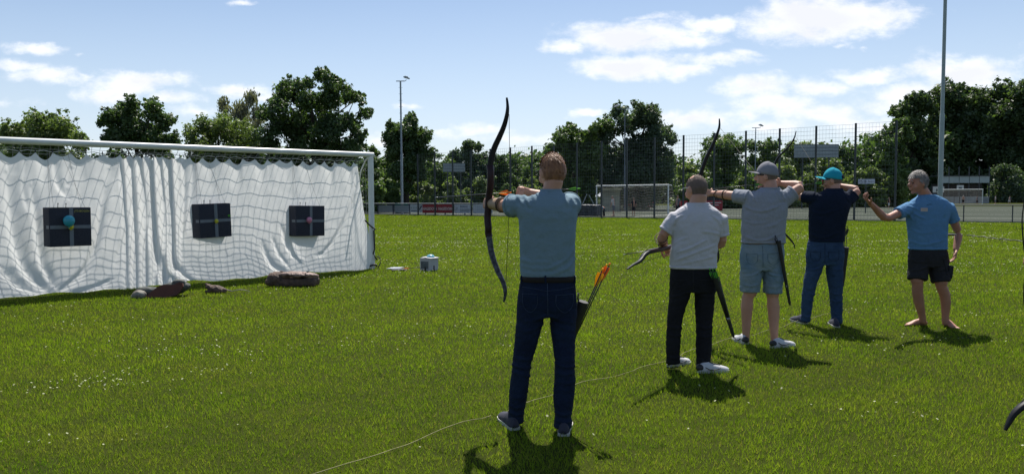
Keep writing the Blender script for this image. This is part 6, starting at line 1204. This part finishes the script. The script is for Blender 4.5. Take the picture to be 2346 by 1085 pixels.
far_person(2037, 477, 452, 78, fk, (fw, True), 'child in dark shirt and white shorts behind the fence beside the pointing hand', face=20)

# ---- two archers just outside the right edge, who hold the bows that reach into the photo
def stander(cx, D, label, yaw, hand_l, top, bottom, shoes):
    f = F / D; yh = 1085 * .5 - F * math.tan(R(3.126)) - (cx - 1173) * math.tan(R(.3)); Y = lambda z: yh - (z - 1.5) * f; X = lambda x: cx + x * f
    T = [(Y(z), X(-w), X(w), d) for z, w, d in ((.93, .168, .115), (1.0, .166, .12), (1.1, .163, .12), (1.22, .168, .122), (1.32, .182, .122), (1.40, .190, .115), (1.445, .165, .10), (1.475, .115, .086), (1.50, .078, .072), (1.52, .066, .066))]
    H = [(Y(z), X(-w), X(w), d) for z, w, d in ((.74, .172, .10), (.82, .178, .12), (.90, .174, .122), (.95, .162, .112))]
    return human(dict(x=cx, D=D, label=label, head=(X(0), Y(1.66), .02), yaw=yaw, pitch=-3, neck=[(X(0), Y(1.50), 0)], nr=.060, torso=T, hips=H, vox=.008,
        arms=[dict(pts=[(X(-.17), Y(1.39), 0), (X(-.25), Y(1.12), .02), hand_l], sleeve=.5, sr=(.078, .070, .064), hand=dict(to=(hand_l[0] - .03 * f, hand_l[1] + .07 * f, hand_l[2]), pn=(.6, .3, 0), th=(0, 1, .3), curl=1.0, thumb=.8)),
              dict(pts=[(X(.17), Y(1.39), 0), (X(.24), Y(1.11), -.02), (X(.25), Y(.88), .06)], sleeve=.5, sr=(.078, .070, .064), hand=dict(to=(X(.25), Y(.78), .08), pn=(-1, 0, 0), th=(0, 1, 0), curl=.35, thumb=.3))],
        legs=[dict(pts=[(X(k * .09), Y(.80), 0, .092), (X(k * .095), Y(.68), 0, .086), (X(k * .105), Y(.48), 0, .070), (X(k * .115), Y(.28), 0, .064), (X(k * .12), Y(.10), 0, .058)], heel=(X(k * .12), Y(0) + .02 * f), dir=(k * .1, 1)) for k in (-1, 1)],
        top_name='shirt', top=top, leg_name='jeans', bottom=bottom, shoes=shoes))
e, hc, M, s, J, so, to = stander(2462, 7.4, 'person at the right edge, only the hand on the upright bow in view', 70, (2360, 585, .02), m_mgrey, m_jean, (m_shoeD, m_sole))
build('hair', hair_geo(hc, M, s, lambda d: (-.40 if d.y < -.25 else (.1 if d.y < .35 else .42)), 1.04, 1500, 13, .02, .1, 0), m_hairb, e, smooth=True, fix=False)
bow('thin black bow standing upright at the right edge of the photo', P(2348, 600, 7.42), (.8, -.6), [(2347, 575, 1.6), (2344, 548, 1.5), (2342, 522, 1.4), (2342, 498, 1.3), (2345, 472, 1.3), (2348, 452, 1.2), (2347, 436, .8)], [(2347, 568, 1.8), (2349, 585, 2.4), (2350, 605, 2.2), (2350, 625, 2.4), (2348, 640, 1.8)],
    [(2348, 634, 1.6), (2346, 660, 1.5), (2346, 690, 1.4), (2350, 715, 1.3), (2354, 735, 1.2), (2355, 748, .8)], None, .0060, string_pts=[P(2350, 452, 7.42), P(2357, 600, 7.40), P(2355, 736, 7.42)])
e, hc, M, s, J, so, to = stander(2905, 3.15, 'person outside the right edge holding the black bow that reaches into the lower corner', 60, (2720, 868, .04), m_navy, m_jean2, (m_shoeW, m_sole))
build('hair', hair_geo(hc, M, s, lambda d: (-.40 if d.y < -.25 else (.1 if d.y < .35 else .42)), 1.05, 3000, 14, .02, .1, 0), m_hairg, e, smooth=True, fix=False)
bow('black limb of a bow reaching in at the lower right corner', P(2346, 925, 3.1), (.995, .10), [(2745, 925, 8), (2830, 945, 7), (2920, 972, 6.5), (2990, 985, 6), (3040, 975, 5), (3075, 945, 3)], [(2600, 905, 8), (2640, 905, 12), (2690, 912, 9), (2720, 918, 12), (2760, 930, 8)],
    [(2610, 905, 8), (2520, 900, 7.5), (2440, 903, 8), (2385, 911, 8.5), (2348, 926, 9.5), (2324, 946, 8), (2311, 968, 6), (2303, 985, 3)], None, .017, string_pts=[P(2332, 930, 3.1), P(2352, 905, 3.12), P(2680, 780, 3.15), P(3060, 955, 3.12)], mr=m_bowblack)
